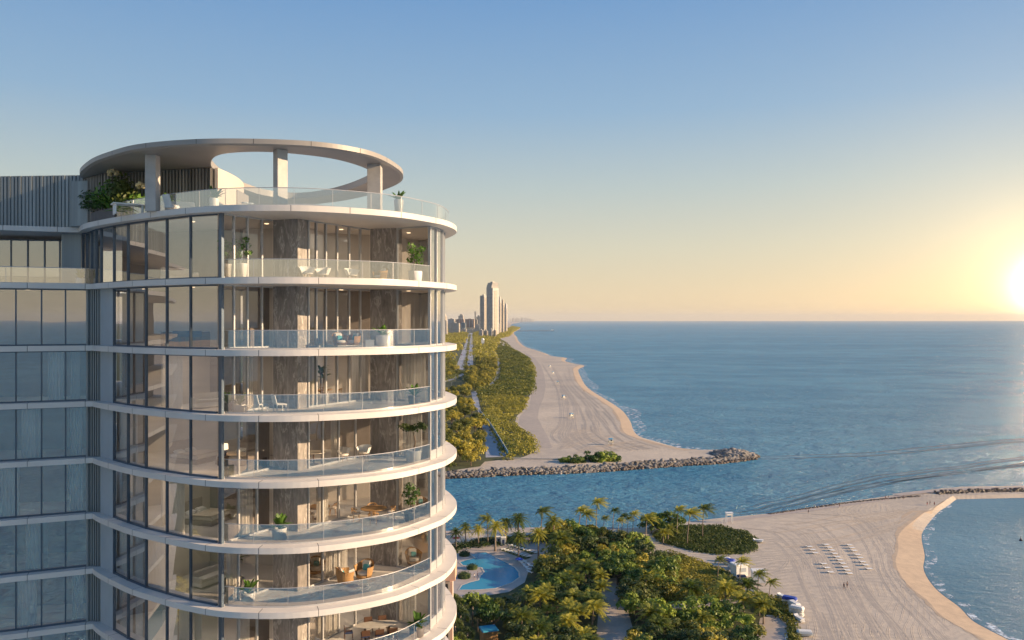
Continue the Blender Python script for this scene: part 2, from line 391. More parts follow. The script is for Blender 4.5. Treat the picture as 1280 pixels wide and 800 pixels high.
class Proto:
    """first place() moves the source, later ones copy it with its parts"""
    def __init__(s, root): s.root = root; s.used = False; s.tree = s.rec(root)
    def rec(s, o): return (o, [s.rec(c) for c in o.children])
    def cp(s, node, parent):
        o = node[0].copy(); C.objects.link(o)
        if parent is not None: o.parent = parent
        for ch in node[1]: s.cp(ch, o)
        return o
    def place(s, loc, rz=0, scale=1.0, label=None, group=None, cat=None):
        o = s.root if not s.used else s.cp(s.tree, None); s.used = True
        o.location = loc; o.rotation_euler = (0, 0, rz); o.scale = (scale,)*3 if not isinstance(scale, tuple) else scale
        if label: o['label'] = label
        if group: o['group'] = group
        if cat: o['category'] = cat
        return o
def np_mesh(name, verts, quads, mat, parent=None, tri=False):
    me = bpy.data.meshes.new(name); verts = np.asarray(verts, dtype=np.float32); quads = np.asarray(quads, dtype=np.int32)
    k = quads.shape[1]
    me.vertices.add(len(verts)); me.vertices.foreach_set('co', verts.ravel())
    me.loops.add(quads.size); me.loops.foreach_set('vertex_index', quads.ravel())
    me.polygons.add(len(quads)); me.polygons.foreach_set('loop_start', np.arange(0, quads.size, k, dtype=np.int32))
    me.update(calc_edges=True); me.validate(); me.materials.append(mat)
    o = bpy.data.objects.new(name, me); C.objects.link(o)
    if parent: o.parent = parent
    return o
def cat_rom(pts, n=6, closed=False):
    P = [Vector((*p[:2], 0)) for p in pts]; out = []
    m = len(P)
    rng = range(m) if closed else range(m-1)
    for i in rng:
        if closed: p0, p1, p2, p3 = P[(i-1) % m], P[i], P[(i+1) % m], P[(i+2) % m]
        else: p0, p1, p2, p3 = P[max(i-1, 0)], P[i], P[i+1], P[min(i+2, m-1)]
        for k in range(n):
            t = k/n
            q = .5*((2*p1)+(-p0+p2)*t+(2*p0-5*p1+4*p2-p3)*t*t+(-p0+3*p1-3*p2+p3)*t**3)
            out.append((q.x, q.y))
    if not closed: out.append((P[-1].x, P[-1].y))
    return out
def offset_poly(pts, d):
    """shift an open polyline to its left-hand side by d"""
    out = []
    for i, p in enumerate(pts):
        a = Vector(pts[max(i-1, 0)]); b = Vector(pts[min(i+1, len(pts)-1)])
        t = (b-a).normalized(); n = Vector((-t.y, t.x)); out.append((p[0]+n.x*d, p[1]+n.y*d))
    return out
def ray_hit(pts, px):
    """first point of polyline pts seen in direction px (plan view)"""
    k = (px-640)/1000; best = None
    for i in range(len(pts)-1):
        (x0, y0), (x1, y1) = pts[i], pts[i+1]
        f0 = x0-k*y0; f1 = x1-k*y1
        if f0 == f1 or f0*f1 > 0: continue
        t = f0/(f0-f1); y = y0+(y1-y0)*t
        if best is None or y < best[1]: best = (x0+(x1-x0)*t, y)
    return best
def G(px, py, z=1.2):
    D = (H-z)*1000/(py-400); return ((px-640)/1000*D, D)
def GP(pts, z=1.2): return [G(x, y, z) for x, y in pts]
def in_poly(x, y, poly):
    c = False; j = len(poly)-1
    for i in range(len(poly)):
        xi, yi = poly[i]; xj, yj = poly[j]
        if (yi > y) != (yj > y) and x < (xj-xi)*(y-yi)/(yj-yi)+xi: c = not c
        j = i
    return c
def sheet(name, poly, z, mat, kind='structure', thick=0):
    tris = tessellate_polygon([[Vector((x, y, 0)) for x, y in poly]])
    m = MB(); m.add([(x, y, z) for x, y in poly], tris)
    if thick:
        n = len(poly); m.add([(x, y, z) for x, y in poly]+[(x, y, z-thick) for x, y in poly], [(i, (i+1) % n, n+(i+1) % n, n+i) for i in range(n)])
    o = m.build(name, mat)
    me = o.data
    for p in me.polygons[:len(tris)]:
        if p.normal.z < 0: p.flip()
    me.update()
    if kind: tag(o, kind=kind)
    return o
def strip(name, pts, w, z, mat, kind='structure', w1=None):
    m = MB(); n = len(pts); a = offset_poly(pts, w/2 if not callable(w) else w(0)); b = offset_poly(pts, -w/2)
    for i in range(n-1): m.quad((*b[i], z), (*b[i+1], z), (*a[i+1], z), (*a[i], z))
    o = m.build(name, mat)
    if kind: tag(o, kind=kind)
    return o
def strip2(name, A, B, z, mat, kind='structure'):
    m = MB()
    for i in range(len(A)-1): m.quad((*B[i], z), (*B[i+1], z), (*A[i+1], z), (*A[i], z))
    o = m.build(name, mat)
    if kind: tag(o, kind=kind)
    return o
# ================================================================ SETTING
m = MB(); m.quad((-70000, -70000, 0), (70000, -70000, 0), (70000, 70000, 0), (-70000, 70000, 0))
tag(m.build('sea', M['sea']), kind='structure')
def land(name, core, z, mat, slope=5.0, zb=-.6, slopes=None):
    """plateau with a bank running down into the water"""
    a = sum(core[i][0]*core[(i+1) % len(core)][1]-core[(i+1) % len(core)][0]*core[i][1] for i in range(len(core)))
    if a < 0:
        core = core[::-1]; slopes = slopes[::-1] if slopes else None
    o = sheet(name, core, z, mat)
    n = len(core); mb = MB(); outp = []
    for i in range(n):
        p = Vector(core[i]); t = (Vector(core[(i+1) % n])-Vector(core[i-1])).normalized(); sl = slopes[i] if slopes else slope; outp.append((p.x+t.y*sl, p.y-t.x*sl))
    for i in range(n):
        j = (i+1) % n; mb.quad((*core[i], z), (*outp[i], zb), (*outp[j], zb), (*core[j], z))
    b = mb.build('beach', mat); tag(b, kind='structure')
    return o
# --- north shore of the inlet
n_inlet = [(552, 593), (600, 591), (660, 588), (700, 587), (760, 584), (800, 581), (860, 577), (905, 574), (936, 570)]
n_beach_px = [(936, 567), (912, 562), (880, 562), (850, 558.5), (820, 550), (800, 543.5), (792, 536), (787.5, 524), (778.5, 512), (768, 504.5), (756, 497),
              (741, 488), (732, 480.5), (726, 470), (723, 461), (730.5, 456.5), (720, 454.3), (706.5, 450.5), (708, 446.8), (690, 444.5), (682.5, 441.5), (669, 437),
              (655.6, 432.5), (647.5, 425), (646, 421), (642.5, 415), (650, 410.0), (638, 407), (642, 404.5), (652, 402.6)]
nb = GP(n_beach_px)
nb_s = cat_rom(nb, 4)
def inset(pts, d):
    out = []
    for i, p in enumerate(pts):
        t = (Vector(pts[min(i+1, len(pts)-1)])-Vector(pts[max(i-1, 0)])).normalized(); out.append((p[0]-t.y*d(i), p[1]+t.x*d(i)))
    return out
nbd = lambda i: 8*min(1, max(0, (i-6)/14))
nb_in = inset(nb_s, nbd)
north = [(-9000, 398)] + [(-900, 398), (-200, 398)] + GP(n_inlet) + nb_in + [(-2000, 60000), (-30000, 60000)]
land('north_land', north, 1.2, M['sand'], 4, slopes=[4]*(3+len(n_inlet))+[4+nbd(i) for i in range(len(nb_in))]+[12, 12])
# --- south shore
s_inlet = [(553, 668), (640, 663), (700, 661), (760, 661), (800, 659), (850, 653), (905, 647), (955, 642.5), (1005, 635), (1055, 627.5), (1100, 621.5), (1161, 612), (1202, 608.5), (1280, 607), (1400, 606), (1600, 610)]
s_jet_in = [(1600, 622), (1400, 618), (1280, 617.5), (1191, 619.5)]
cove_px = [(1181, 626), (1169, 635), (1156.5, 653), (1152.5, 668), (1156.5, 690), (1155, 706.5), (1163.5, 723), (1177, 737), (1199, 753), (1215.7, 769.7), (1235, 780.7), (1257, 791.7), (1290, 808), (1400, 870)]
cove = GP(cove_px); cove_s = cat_rom(cove, 5)
cvd = lambda i: -8*min(1, max(0, (i-3)/14))
cove_in = inset(cove_s, cvd)
south = [(-3000, 288), (-300, 288)] + GP(s_inlet) + GP(s_jet_in) + cove_in + [(108, 135), (80, 95), (20, 50), (-50, 22), (-150, -60), (-420, -700), (-3000, -1500)]
land('south_land', south, 1.2, M['sand'], 3, slopes=[3]*(2+len(s_inlet)+len(s_jet_in))+[3-cvd(i) for i in range(len(cove_in))]+[10]*7)
# damp sand and surf along the shores
i0 = 2*4; nbs = nb_s[i0:]
def shore(pts, w_in, w_out, side, z, name, mat):
    a = offset_poly(pts, w_in*side); b = offset_poly(pts, -w_out*side)
    if side < 0: a, b = b, a
    strip2(name, a, b, z, mat)
wet_w = offset_poly(nbs, 0)
def vstrip(name, pts, off_a, off_b, z, mat):
    A = []; B = []
    for i, p in enumerate(pts):
        t = (Vector(pts[min(i+1, len(pts)-1)])-Vector(pts[max(i-1, 0)])).normalized(); n = Vector((-t.y, t.x))
        a = off_a(i/len(pts)); b = off_b(i/len(pts)); A.append((p[0]+n.x*a, p[1]+n.y*a)); B.append((p[0]+n.x*b, p[1]+n.y*b))
    za, zb = (z, z) if not isinstance(z, tuple) else z
    m = MB()
    for i in range(len(A)-1): m.quad((*B[i], zb), (*B[i+1], zb), (*A[i+1], za), (*A[i], za))
    o = m.build(name, mat)
    for p in o.data.polygons:
        if p.normal.z < 0: p.flip()
    tag(o, kind='structure'); return o
def edge_strip(name, pts, d, dw, mat, sgn):
    """band of damp sand lying on the sloping bank"""
    m = MB(); R3 = []
    for i, p in enumerate(pts):
        t = (Vector(pts[min(i+1, len(pts)-1)])-Vector(pts[max(i-1, 0)])).normalized(); n = Vector((-t.y, t.x))*sgn; f = abs(d(i)); w = dw(i)
        if f < 2: w = min(w, .5)
        fz = lambda q: (1.2*min(1, q/max(f, .5)) if f > 2 else 1.2)+.03
        R3.append([(p[0]+n.x*q, p[1]+n.y*q, fz(q)) for q in (0.15, f if w > f else w*.6, w)])
    for a_, b_ in zip(R3, R3[1:]):
        for k in range(2): m.quad(a_[k], b_[k], b_[k+1], a_[k+1])
    o = m.build(name, mat)
    for p in o.data.polygons:
        if p.normal.z < 0: p.flip()
    tag(o, kind='structure')
edge_strip('damp_sand', nb_s, nbd, lambda i: 9.5+1.2*math.sin(i*.9)+.8*math.sin(i*2.3), M['sand_wet'], 1)
edge_strip('damp_sand', cove_s, cvd, lambda i: min(8.8+.4*math.sin(i*.35)+.3*math.sin(i*1.7), 1+i*.9), M['sand_wet'], -1)
vstrip('surf', nbs, lambda t: .5, lambda t: -9-4*math.sin(t*37)-3*math.sin(t*91), .06, M['foam'])
vstrip('surf', cove_s, lambda t: .2, lambda t: 2.8+.8*math.sin(t*45), .06, M['foam'])
# the sheltered cove behind the jetty: paler shallow water
cv = GP([(1700, 626), (1400, 619), (1280, 618.5), (1195, 620.5)], 0) + offset_poly(cove_s, .0) + [(300, 150), (500, 200)]
sheet('cove_water', cv, .02, M['cove'])
# boat wakes: flat strips, the light and dark of low ridges painted on
def wake(px, h, w):
    P = cat_rom(GP(px, 0), 10); P = [(x+math.sin(i*.9)*.5, y+math.sin(i*.6)*.5) for i, (x, y) in enumerate(P)]
    k = len(P)
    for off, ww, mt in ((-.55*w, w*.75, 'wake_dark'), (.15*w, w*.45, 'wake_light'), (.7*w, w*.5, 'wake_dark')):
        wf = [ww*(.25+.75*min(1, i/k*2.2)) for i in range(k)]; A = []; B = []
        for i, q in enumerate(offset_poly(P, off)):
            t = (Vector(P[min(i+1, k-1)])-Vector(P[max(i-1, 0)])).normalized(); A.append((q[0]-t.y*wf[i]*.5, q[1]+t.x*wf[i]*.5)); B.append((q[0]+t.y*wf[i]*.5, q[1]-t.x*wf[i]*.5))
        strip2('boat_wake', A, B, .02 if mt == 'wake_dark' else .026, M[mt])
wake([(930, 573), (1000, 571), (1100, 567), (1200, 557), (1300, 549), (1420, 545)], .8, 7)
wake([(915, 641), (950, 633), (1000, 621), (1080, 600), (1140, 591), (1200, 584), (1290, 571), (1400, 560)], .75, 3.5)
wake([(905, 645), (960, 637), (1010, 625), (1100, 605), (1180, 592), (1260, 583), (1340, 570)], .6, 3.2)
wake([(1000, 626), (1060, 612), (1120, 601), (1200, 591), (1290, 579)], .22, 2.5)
# roads and paths on the north shore
E = 1.2
sheet('woodland_floor', GP([(300, 590), (552, 590), (600, 583), (606, 577), (625, 575), (640, 575), (655, 571), (668, 565), (672, 557), (664, 545), (650, 535), (644, 527), (646, 520), (655, 512),
      (658, 500), (664, 492), (666, 480), (667, 468), (664, 457), (661, 449), (650, 443), (640, 437), (630, 433), (621, 428), (624, 422), (632, 419), (636, 414), (634, 408), (560, 405), (-300, 405), (-300, 590)], E), E+.02, M['ground_green'])
def road(name, pxL, pxR, mat, z): return strip2(name, GP(pxR, E), GP(pxL, E), z, mat)
road('road', [(568, 463), (575, 446), (583, 425), (587, 416)], [(579, 462), (583, 446), (587, 425), (589, 416)], M['walk'], E+.06)
road('road', [(583.5, 462), (584.5, 446), (586.5, 430), (588.6, 416)], [(591.5, 462), (591, 446), (591, 430), (591, 416)], M['walk'], E+.06)
road('pavement', [(595.6, 468), (594.5, 450), (592, 430), (592, 417)], [(597.3, 468), (596, 450), (593.6, 430), (592.9, 417)], M['pave'], E+.06)
road('path', [(610, 483), (618, 474), (621, 460), (621, 450), (618.5, 440)], [(615, 483), (625, 473), (626.5, 460), (625.5, 450), (620.5, 440)], M['walk'], E+.06)
road('road', [(553, 476), (567, 472), (579, 466)], [(554, 478), (568, 474.5), (580, 468.5)], M['walk'], E+.08)
road('road', [(540, 488), (568, 488)], [(540, 492.5), (568, 491.5)], M['walk'], E+.06)
road('road', [(589, 490), (592, 505), (599, 517), (603, 535), (607, 556), (607, 572)], [(596, 489), (599, 505), (602, 517), (612, 535), (624, 556), (634, 571)], M['walk'], E+.1)
for k in range(26):   # lane dashes on the two carriageways
    y = 417+k*1.8; t = (y-416)/46
    for xl, xr in ((587-19*t**1, 589-10*t), (588.6-5*t, 591+.5*t)):
        xm = (xl+xr)/2; a = G(xm-.12, y, E); b = G(xm+.12, y+.45, E)
        if k % 2 == 0:
            mm = MB(); mm.quad((a[0], b[1], E+.1), (b[0]+.2, b[1], E+.1), (b[0]+.2, a[1], E+.1), (a[0], a[1], E+.1)); tag(mm.build('road_marking', M['paint']), kind='structure')
# firm grey strip of sand beside the scrub, sand margins
road('sand_track', [(668, 560), (672, 552), (662, 540), (648, 530), (650, 520), (662, 508), (664, 494), (668, 482), (669, 468), (666, 457), (660, 447), (648, 439)],
     [(690, 560), (686, 548), (678, 534), (672, 522), (674, 510), (680, 496), (682, 482), (680, 468), (676, 457), (668, 447), (654, 439)], M['sand_grey'], E+.03)
# south shore grounds
s_green = [(553, 690), (600, 672), (690, 668), (760, 668), (790, 672), (812, 692), (835, 690), (870, 700), (905, 713), (925, 733), (937, 750), (975, 752), (992, 770), (998, 800), (1010, 860), (553, 860)]
sheet('undergrowth', GP(s_green, E), E+.02, M['ground_green'])
road('sandy_path', [(752, 724), (752, 745), (748, 765), (745, 800), (740, 850)], [(771, 722), (778, 745), (786, 768), (795, 800), (800, 850)], M['sand_grey'], E+.06)
road('sandy_path', [(800, 757), (850, 755), (905, 750), (925, 742)], [(800, 763), (850, 761), (905, 757), (930, 752)], M['sand_grey'], E+.06)
sheet('plaza', GP([(950, 773), (962, 770), (978, 773), (985, 781), (983, 800), (985, 830), (940, 830)], E), E+.07, M['pave'])
strip('kerb', cat_rom(GP([(958, 770), (970, 770.5), (981, 774), (986, 781), (985, 792), (983, 800), (985, 830)], E), 5), .5, E+.16, M['cloth_white'])
sheet('pool_deck', GP([(553, 690), (585, 684), (640, 678), (690, 676), (712, 690), (690, 700), (672, 706), (660, 716), (656, 728), (636, 740), (600, 746), (553, 748)], E), E+.05, M['pave'], thick=.2)
pool_px = [(574, 703), (584, 700), (594, 698), (588, 693.6), (598, 691.5), (608, 690.4), (620, 697), (636, 705), (644, 710), (649, 716), (649.6, 722), (640, 729), (620, 736), (596, 738), (573, 738), (577, 732), (586, 728.5), (598, 725.5), (600, 720), (605, 715.5), (602, 710), (592, 709), (578, 707)]
pp = GP(pool_px, E)
sheet('swimming_pool', pp, E+.09, M['poolw'])
strip('pool_coping', pp+[pp[0]], .5, E+.13, M['cream'])
road('walkway', [(553, 664), (640, 659.5), (720, 659.5)], [(553, 667), (640, 663), (720, 662.5)], M['pave'], E+.05)
# vehicle and rake tracks pressed in the sand
M['track_dark'] = sand_mat('pressed_sand', (.53, .455, .37), (.44, .39, .335), False); M['track_light'] = sand_mat('ridged_sand', (.62, .53, .42), (.53, .455, .36), False)
def tracks(Apx, Bpx, n, seed, w, zz):
    rr = random.Random(seed); A_ = cat_rom(GP(Apx, E), 10); B_ = cat_rom(GP(Bpx, E), 10); md, ml = MB(), MB(); k = len(A_)
    for q in range(n):
        u = rr.random(); ph = rr.uniform(0, 6.28); am = rr.uniform(.0, .035); i0_ = rr.randrange(0, max(1, k-14)); i1_ = min(k, i0_+rr.randrange(12, k))
        P = [(A_[i][0]*(1-v_)+B_[i][0]*v_, A_[i][1]*(1-v_)+B_[i][1]*v_) for i in range(i0_, i1_) for v_ in (min(.99, max(.01, u+am*math.sin(i*.35+ph))),)]
        if len(P) < 4: continue
        ww = w*rr.uniform(.5, 1.2)
        for off, mb, z in ((0, md, zz+q*.0004), (ww*.95, ml, zz+.0002+q*.0004), (-1.9*ww, md, zz+q*.0004)):
            L0 = offset_poly(P, off+ww*.4); L1 = offset_poly(P, off-ww*.4)
            for i in range(len(P)-1): mb.quad((*L1[i], z), (*L1[i+1], z), (*L0[i+1], z), (*L0[i], z))
    for mb, mt in ((md, 'track_dark'), (ml, 'track_light')): tag(mb.build('sand_track', M[mt]), kind='structure')
tracks([(905, 662), (955, 672), (985, 700), (1005, 740), (1030, 800), (1040, 850)], [(1005, 642), (1080, 648), (1112, 680), (1122, 712), (1155, 752), (1215, 805)], 38, 4, .42, E+.006)
tracks([(960, 650), (1010, 643), (1070, 636), (1120, 632), (1150, 628)], [(985, 700), (1040, 690), (1090, 675), (1125, 660), (1142, 645)], 16, 9, .36, E+.028)
tracks([(676, 452), (692, 480), (700, 505), (696, 530), (690, 548), (716, 568)], [(712, 458), (716, 476), (744, 500), (768, 522), (784, 542), (835, 560)], 30, 6, .75, E+.05)
tracks([(690, 560), (700, 545), (712, 535), (740, 532)], [(720, 571), (740, 565), (780, 560), (812, 556)], 16, 12, .6, E+.075)
# ================================================================ TOWER
tower = thing('apartment_tower', 'rounded high-rise of pale balcony bands and glass with an open ring canopy on its roof', 'tower', (-15, 52, E))
TP = Vector((-15, 52, E))
def tpart(mb, name, mats, parent=None, **kw):
    o = mb.build(name, mats, None, **kw)
    o.parent = parent or tower
    if parent is None: o.matrix_parent_inverse = Matrix.Translation(-TP)
    return o
wing_front = [(-70, 39), (-56, 41), (-44, 43.5), (-36, 45.8), (-30.5, 47.75)]
front_low = [(-26, 49.6), (-24.9, 48.45), (-22, 45.95), (-19.8, 44.5), (-17.75, 43.3), (-15.5, 42.35), (-13.1, 42.05), (-10.75, 42.3), (-8.24, 43.4), (-6.19, 44.95), (-4.63, 47.3), (-3.92, 49.06), (-3.6, 51.5), (-3.9, 54), (-5.2, 57.5), (-8, 60.5), (-13, 62.5), (-20, 63.5)]
front_roof = [(-28.4, 52.4), (-26.6, 50.0), (-23.1, 46.9), (-19.8, 44.55), (-17.6, 43.2), (-15.5, 42.35)] + front_low[6:]
fl = cat_rom(front_low, 6); fr_ = cat_rom(front_roof, 6)
out_low = wing_front + fl; out_roof = [(-70, 41), (-50, 46), (-36, 50.1), (-32.6, 51.1)] + fr_
def slab_mesh(outline, zb, th=.32, name='balcony_slab'):
    poly = outline + [(-40, 68), (-70, 66)]
    m = MB(); tr = tessellate_polygon([[Vector((x, y, 0)) for x, y in poly]])
    n = len(poly)
    def orient(fs, up):
        r = []
        for f in fs:
            a, b, c = [Vector(poly[k]) for k in f]; cr = (b-a).x*(c-a).y-(b-a).y*(c-a).x
            r.append(f if (cr > 0) == up else f[::-1])
        return r
    m.add([(x, y, zb+th) for x, y in poly], orient(tr, True)); m.add([(x, y, zb) for x, y in poly], orient(tr, False))
    acc = 1.5
    for i in range(n-1):
        a, b = Vector(poly[i]), Vector(poly[i+1])
        d = (b-a).length
        if i < len(outline)-1:
            cur = 0; t = (b-a).normalized(); nrm = Vector((t.y, -t.x))
            while acc + (d-cur) >= 3.1:
                step = 3.1-acc; cur += step; acc = 0
                p = a+t*cur; q = p+t*.03
                if cur+.03 < d:   # joint strip: a dark line standing 3 mm proud, over edge and top
                    e = nrm*.003
                    m.quad((p.x+e.x, p.y+e.y, zb), (q.x+e.x, q.y+e.y, zb), (q.x+e.x, q.y+e.y, zb+th+.003), (p.x+e.x, p.y+e.y, zb+th+.003), 1)
                    w = -nrm*.62; m.quad((p.x+e.x, p.y+e.y, zb+th+.003), (q.x+e.x, q.y+e.y, zb+th+.003), (q.x+w.x, q.y+w.y, zb+th+.003), (p.x+w.x, p.y+w.y, zb+th+.003), 1)
            acc += d-cur
        m.quad((a.x, a.y, zb), (b.x, b.y, zb), (b.x, b.y, zb+th), (a.x, a.y, zb+th))
    return m
TH = .32
LV = [5.74, 1.92, -1.90, -5.36, -8.86, -12.32, -15.72, -19.16, -22.6]     # undersides of the slabs, relative to the eye
for i, zb in enumerate(LV):
    tpart(slab_mesh(out_roof if i == 0 else out_low, H+zb, TH), 'balcony_slab', [M['slab'], M['joint']])
# lower storeys down to the ground (below the photograph)
zb = H-22.6
lowm = MB(); body = offset_poly(out_low, .9)+[(-40, 67), (-69, 65)]
nb_ = len(body); lowm.add([(x, y, E) for x, y in body]+[(x, y, zb-.01) for x, y in body], [(i, (i+1) % nb_, nb_+(i+1) % nb_, nb_+i) for i in range(nb_)])
tpart(lowm, 'lower_facade', M['glass_bay'] if False else M['blue_glass'])
k = zb-3.5
while k > 6:
    tpart(slab_mesh(out_low, k, TH), 'balcony_slab', [M['slab'], M['joint']]); k -= 3.5

# ---- flush glazed facade, left of the corner post
g_low = offset_poly(out_low, .62); g_roof = offset_poly(out_roof, .62)
def pane(name, a, b, z0, z1, gm, fm=M['frame'], fw=.075, parent=None, inset=0.0, bottom=.10, post='left', deep=.16):
    """one glass panel with its metal frame (posts at a and the rails) as a sub-part"""
    a = Vector((*a[:2], 0)); b = Vector((*b[:2], 0)); t = (b-a).normalized(); n = Vector((t.y, -t.x, 0))
    m = MB(); L_ = (b-a).length
    m.quad((a.x, a.y, z0+bottom), (b.x, b.y, z0+bottom), (b.x, b.y, z1-.08), (a.x, a.y, z1-.08))
    g = tpart(m, name, gm)
    ang = math.atan2(t.y, t.x); f = MB()
    f.box((a.x+t.x*0, a.y+t.y*0, (z0+z1)/2), (fw, deep, z1-z0-.004), ang)
    c = (a+b)/2; f.box((c.x, c.y, z0+bottom/2+.001), (L_-fw, deep*.7, bottom), ang); f.box((c.x, c.y, z1-.041), (L_-fw, deep*.7, .078), ang)
    fo = f.build('frame', fm); fo.parent = g
    return g
def post(p, z0, z1, w=.12, d=.2, mat=M['frame'], ang=0, name='corner_post'):
    m = MB(); m.box((p[0], p[1], (z0+z1)/2), (w, d, z1-z0-.004), ang); return tpart(m, name, mat)
wing_px = [-62, -28, 4-12, 20, 52, 82, 110]
fac_px = [143, 160.5, 183, 209, 238.5, 272]
for i in range(len(LV)-1):
    z0 = H+LV[i+1]+TH; z1 = H+LV[i]
    line = g_low
    if i == 0:
        # top storey: left part follows the roof slab, wing glazing set back behind a terrace
        P = [ray_hit(g_roof, p) for p in (104, 109, 115, 121, 127, 143, 160.5, 183, 209, 238.5, 272)]
        for a, b in zip(P, P[1:]): pane('facade_window', a, b, z0, z1, M['glass_facade'])
        wl = [(-70, 46.0), (-45, 51.5), (-33, 54.7), (-29.2, 55.2)]
        Q = [ray_hit(wl, p) for p in (-60, -25, 14, 35, 56, 75, 95)]
        for a, b in zip(Q, Q[1:]): pane('wing_window', a, b, z0, z1-.25, M['glass_wing'])
        m = MB(); m.box((-29.5, 54.3, (z0+z1)/2), (1.2, 2.4, z1-z0-.01), .2); tpart(m, 'return_wall', M['ribbed'])
        continue
    Q = [ray_hit(line, p) for p in (wing_px if i > 1 else [-62, -28, -8, 20, 52, 82, 110])]
    if i == 1: Q = [ray_hit(line, p) for p in (-62, -28, -10, 20, 52, 82, 110)]
    for a, b in zip(Q, Q[1:]): pane('wing_window', a, b, z0, z1, M['glass_wing'])
    # louvred return and pale panel at the inner corner
    A = Q[-1]; K = ray_hit(line, 127); Bp = ray_hit(line, 143)
    t = (Vector(K)-Vector(A)); n = int(t.length/.16)+1; ang = math.atan2(t.y, t.x)
    m = MB(); m.box(((A[0]+K[0])/2, (A[1]+K[1])/2+.12, (z0+z1)/2), (t.length, .1, z1-z0-.004), ang); m.box((A[0], A[1], (z0+z1)/2), (.12, .22, z1-z0-.006), ang)
    tpart(m, 'return_wall', M['ribbed'])
    m = MB()
    for q in range(n):
        s = (q+.5)/n; m.box((A[0]+t.x*s, A[1]+t.y*s+.02, (z0+z1)/2), (.07, .10, z1-z0-.01), ang)
    tpart(m, 'louvre', M['ribbed'])
    t = Vector(Bp)-Vector(K); ang = math.atan2(t.y, t.x)
    m = MB(); m.box(((Bp[0]+K[0])/2, (Bp[1]+K[1])/2, (z0+z1)/2), (t.length, .12, z1-z0-.004), ang); o = tpart(m, 'pale_panel', M['grey_panel'])
    P = [ray_hit(line, p) for p in fac_px]
    for a, b in zip(P, P[1:]): pane('facade_window', a, b, z0, z1, M['glass_facade'])
# ---- balcony side: post, sliding doors, marble piers, rounded bay
corner = (-15.62, 42.98)
D1 = [(-15.62, 42.98), (-13.75, 45.95)]; pierA = [(-13.72, 45.95), (-12.15, 45.35), (-11.75, 45.95), (-13.2, 46.9)]
D2 = [(-11.72, 46.0), (-9.0, 50.55)]; pierB = [(-8.95, 50.5), (-7.25, 49.9), (-6.95, 50.5), (-8.5, 51.5)]
D3 = [(-7.15, 49.95), (-5.05, 48.75)]
bay = [(-5.02, 48.75), (-4.72, 49.7), (-4.45, 50.9), (-4.45, 52.3), (-4.7, 54), (-5.6, 56.6), (-8.3, 59.4), (-13, 61.3), (-20, 62.3)]
def cut(line, px): return ray_hit(line, px)
for i in range(len(LV)-1):
    z0 = H+LV[i+1]+TH; z1 = H+LV[i]
    post(corner, z0, z1, .16, .26, M['frame'], 1.0); 
    lay1 = (292, 309, 327) if i < 3 else (298, 321); lay2 = (395, 407, 421, 436, 450) if i < 3 else (403, 423, 444)
    for ln, lay in ((D1, lay1), (D2, lay2)):
        P = [ln[0]]+[cut(ln, p) for p in lay]+[ln[1]]; P = [p for p in P if p]
        for a, b in zip(P, P[1:]): pane('balcony_door', a, b, z0, z1, M['glass_door'], M['frame_light'], .09)
    pane('balcony_door', D3[0], D3[1], z0, z1, M['glass_door'], M['frame_light'], .09)
    for a, b in zip(bay, bay[1:]): pane('bay_window', a, b, z0, z1, M['glass_bay'], M['frame_light'], .14, bottom=.1 if i < 3 else .55)
    for pr in (pierA, pierB):
        m = MB(); m.add([(x, y, z0+.002) for x, y in pr]+[(x, y, z1-.002) for x, y in pr], [(0, 1, 5, 4), (1, 2, 6, 5), (2, 3, 7, 6), (3, 0, 4, 7), (4, 5, 6, 7), (3, 2, 1, 0)])
        tpart(m, 'marble_pier', M['marble'])
    # rooms behind the glass
    def wallp(pts, mat, name='room_wall', th=.12, zz=None):
        m = MB()
        for a, b in zip(pts, pts[1:]):
            a = Vector(a); b = Vector(b); c = (a+b)/2; d = b-a; m.box((c.x, c.y, (z0+z1)/2), (d.length, th, z1-z0-.006), math.atan2(d.y, d.x))
        return tpart(m, name, mat)
    wallp([(-13.2, 47.2), (-13.6, 50.0), (-17, 50.6)], M['wall_in']); wallp([(-17.2, 50.6), (-22.4, 52.2), (-24.8, 50.9)], M['wall_in'] if i % 2 else M['wall_dark'])
    wallp([(-12.9, 47.1), (-12.4, 52.8), (-8.2, 55.0)], M['wall_dark'] if i % 2 else M['wall_in']); wallp([(-8.0, 55.1), (-6.6, 58.2)], M['wall_in'])
    wallp([(-26.6, 53.6), (-34, 52.4), (-48, 49), (-69, 44.5)] if i else [(-30, 58.5), (-45, 56), (-69, 51)], M['wall_dark'])
    if i in (1, 3, 4, 6): wallp([(-15.0, 45.3), (-14.3, 47.0)], M['wall_dark'], 'room_divider')
    if i in (2, 4, 5): wallp([(-20.4, 46.6), (-19.0, 50.2)], M['wall_in'], 'room_divider')
# ---- glowing ceiling discs and area lamps added to brighten the rooms
for i in range(len(LV)-1):
    z1 = H+LV[i]
    for (x, y, pw) in ((-18.6, 46.6, 26), (-14.6, 47.6, 14), (-10.8, 50.6, 26), (-6.8, 52.6, 14), (-22.6, 49.2, 16), (-30.5, 50.4, 14)):
        if i == 0 and x < -22: continue
        m = MB(); m.lathe([(.12, -.03), (.14, -.005), (.01, -.005)], (x, y, z1), 12); tpart(m, 'fill_light_disc', M['lamp'])
        ld = bpy.data.lights.new('room_fill_light', 'AREA'); ld.shape = 'DISK'; ld.size = .8; ld.energy = pw*(.75, .5, .8, .45, .7, .35, .6, .5)[(i*3+int(-x)) % 8]*(.6 if x < -26 else 1); ld.color = (1, .88, .74); lo = bpy.data.objects.new('room_fill_light', ld); C.objects.link(lo); lo.location = (x, y, z1-.06); lo.parent = tower; lo.matrix_parent_inverse = Matrix.Translation(-TP)
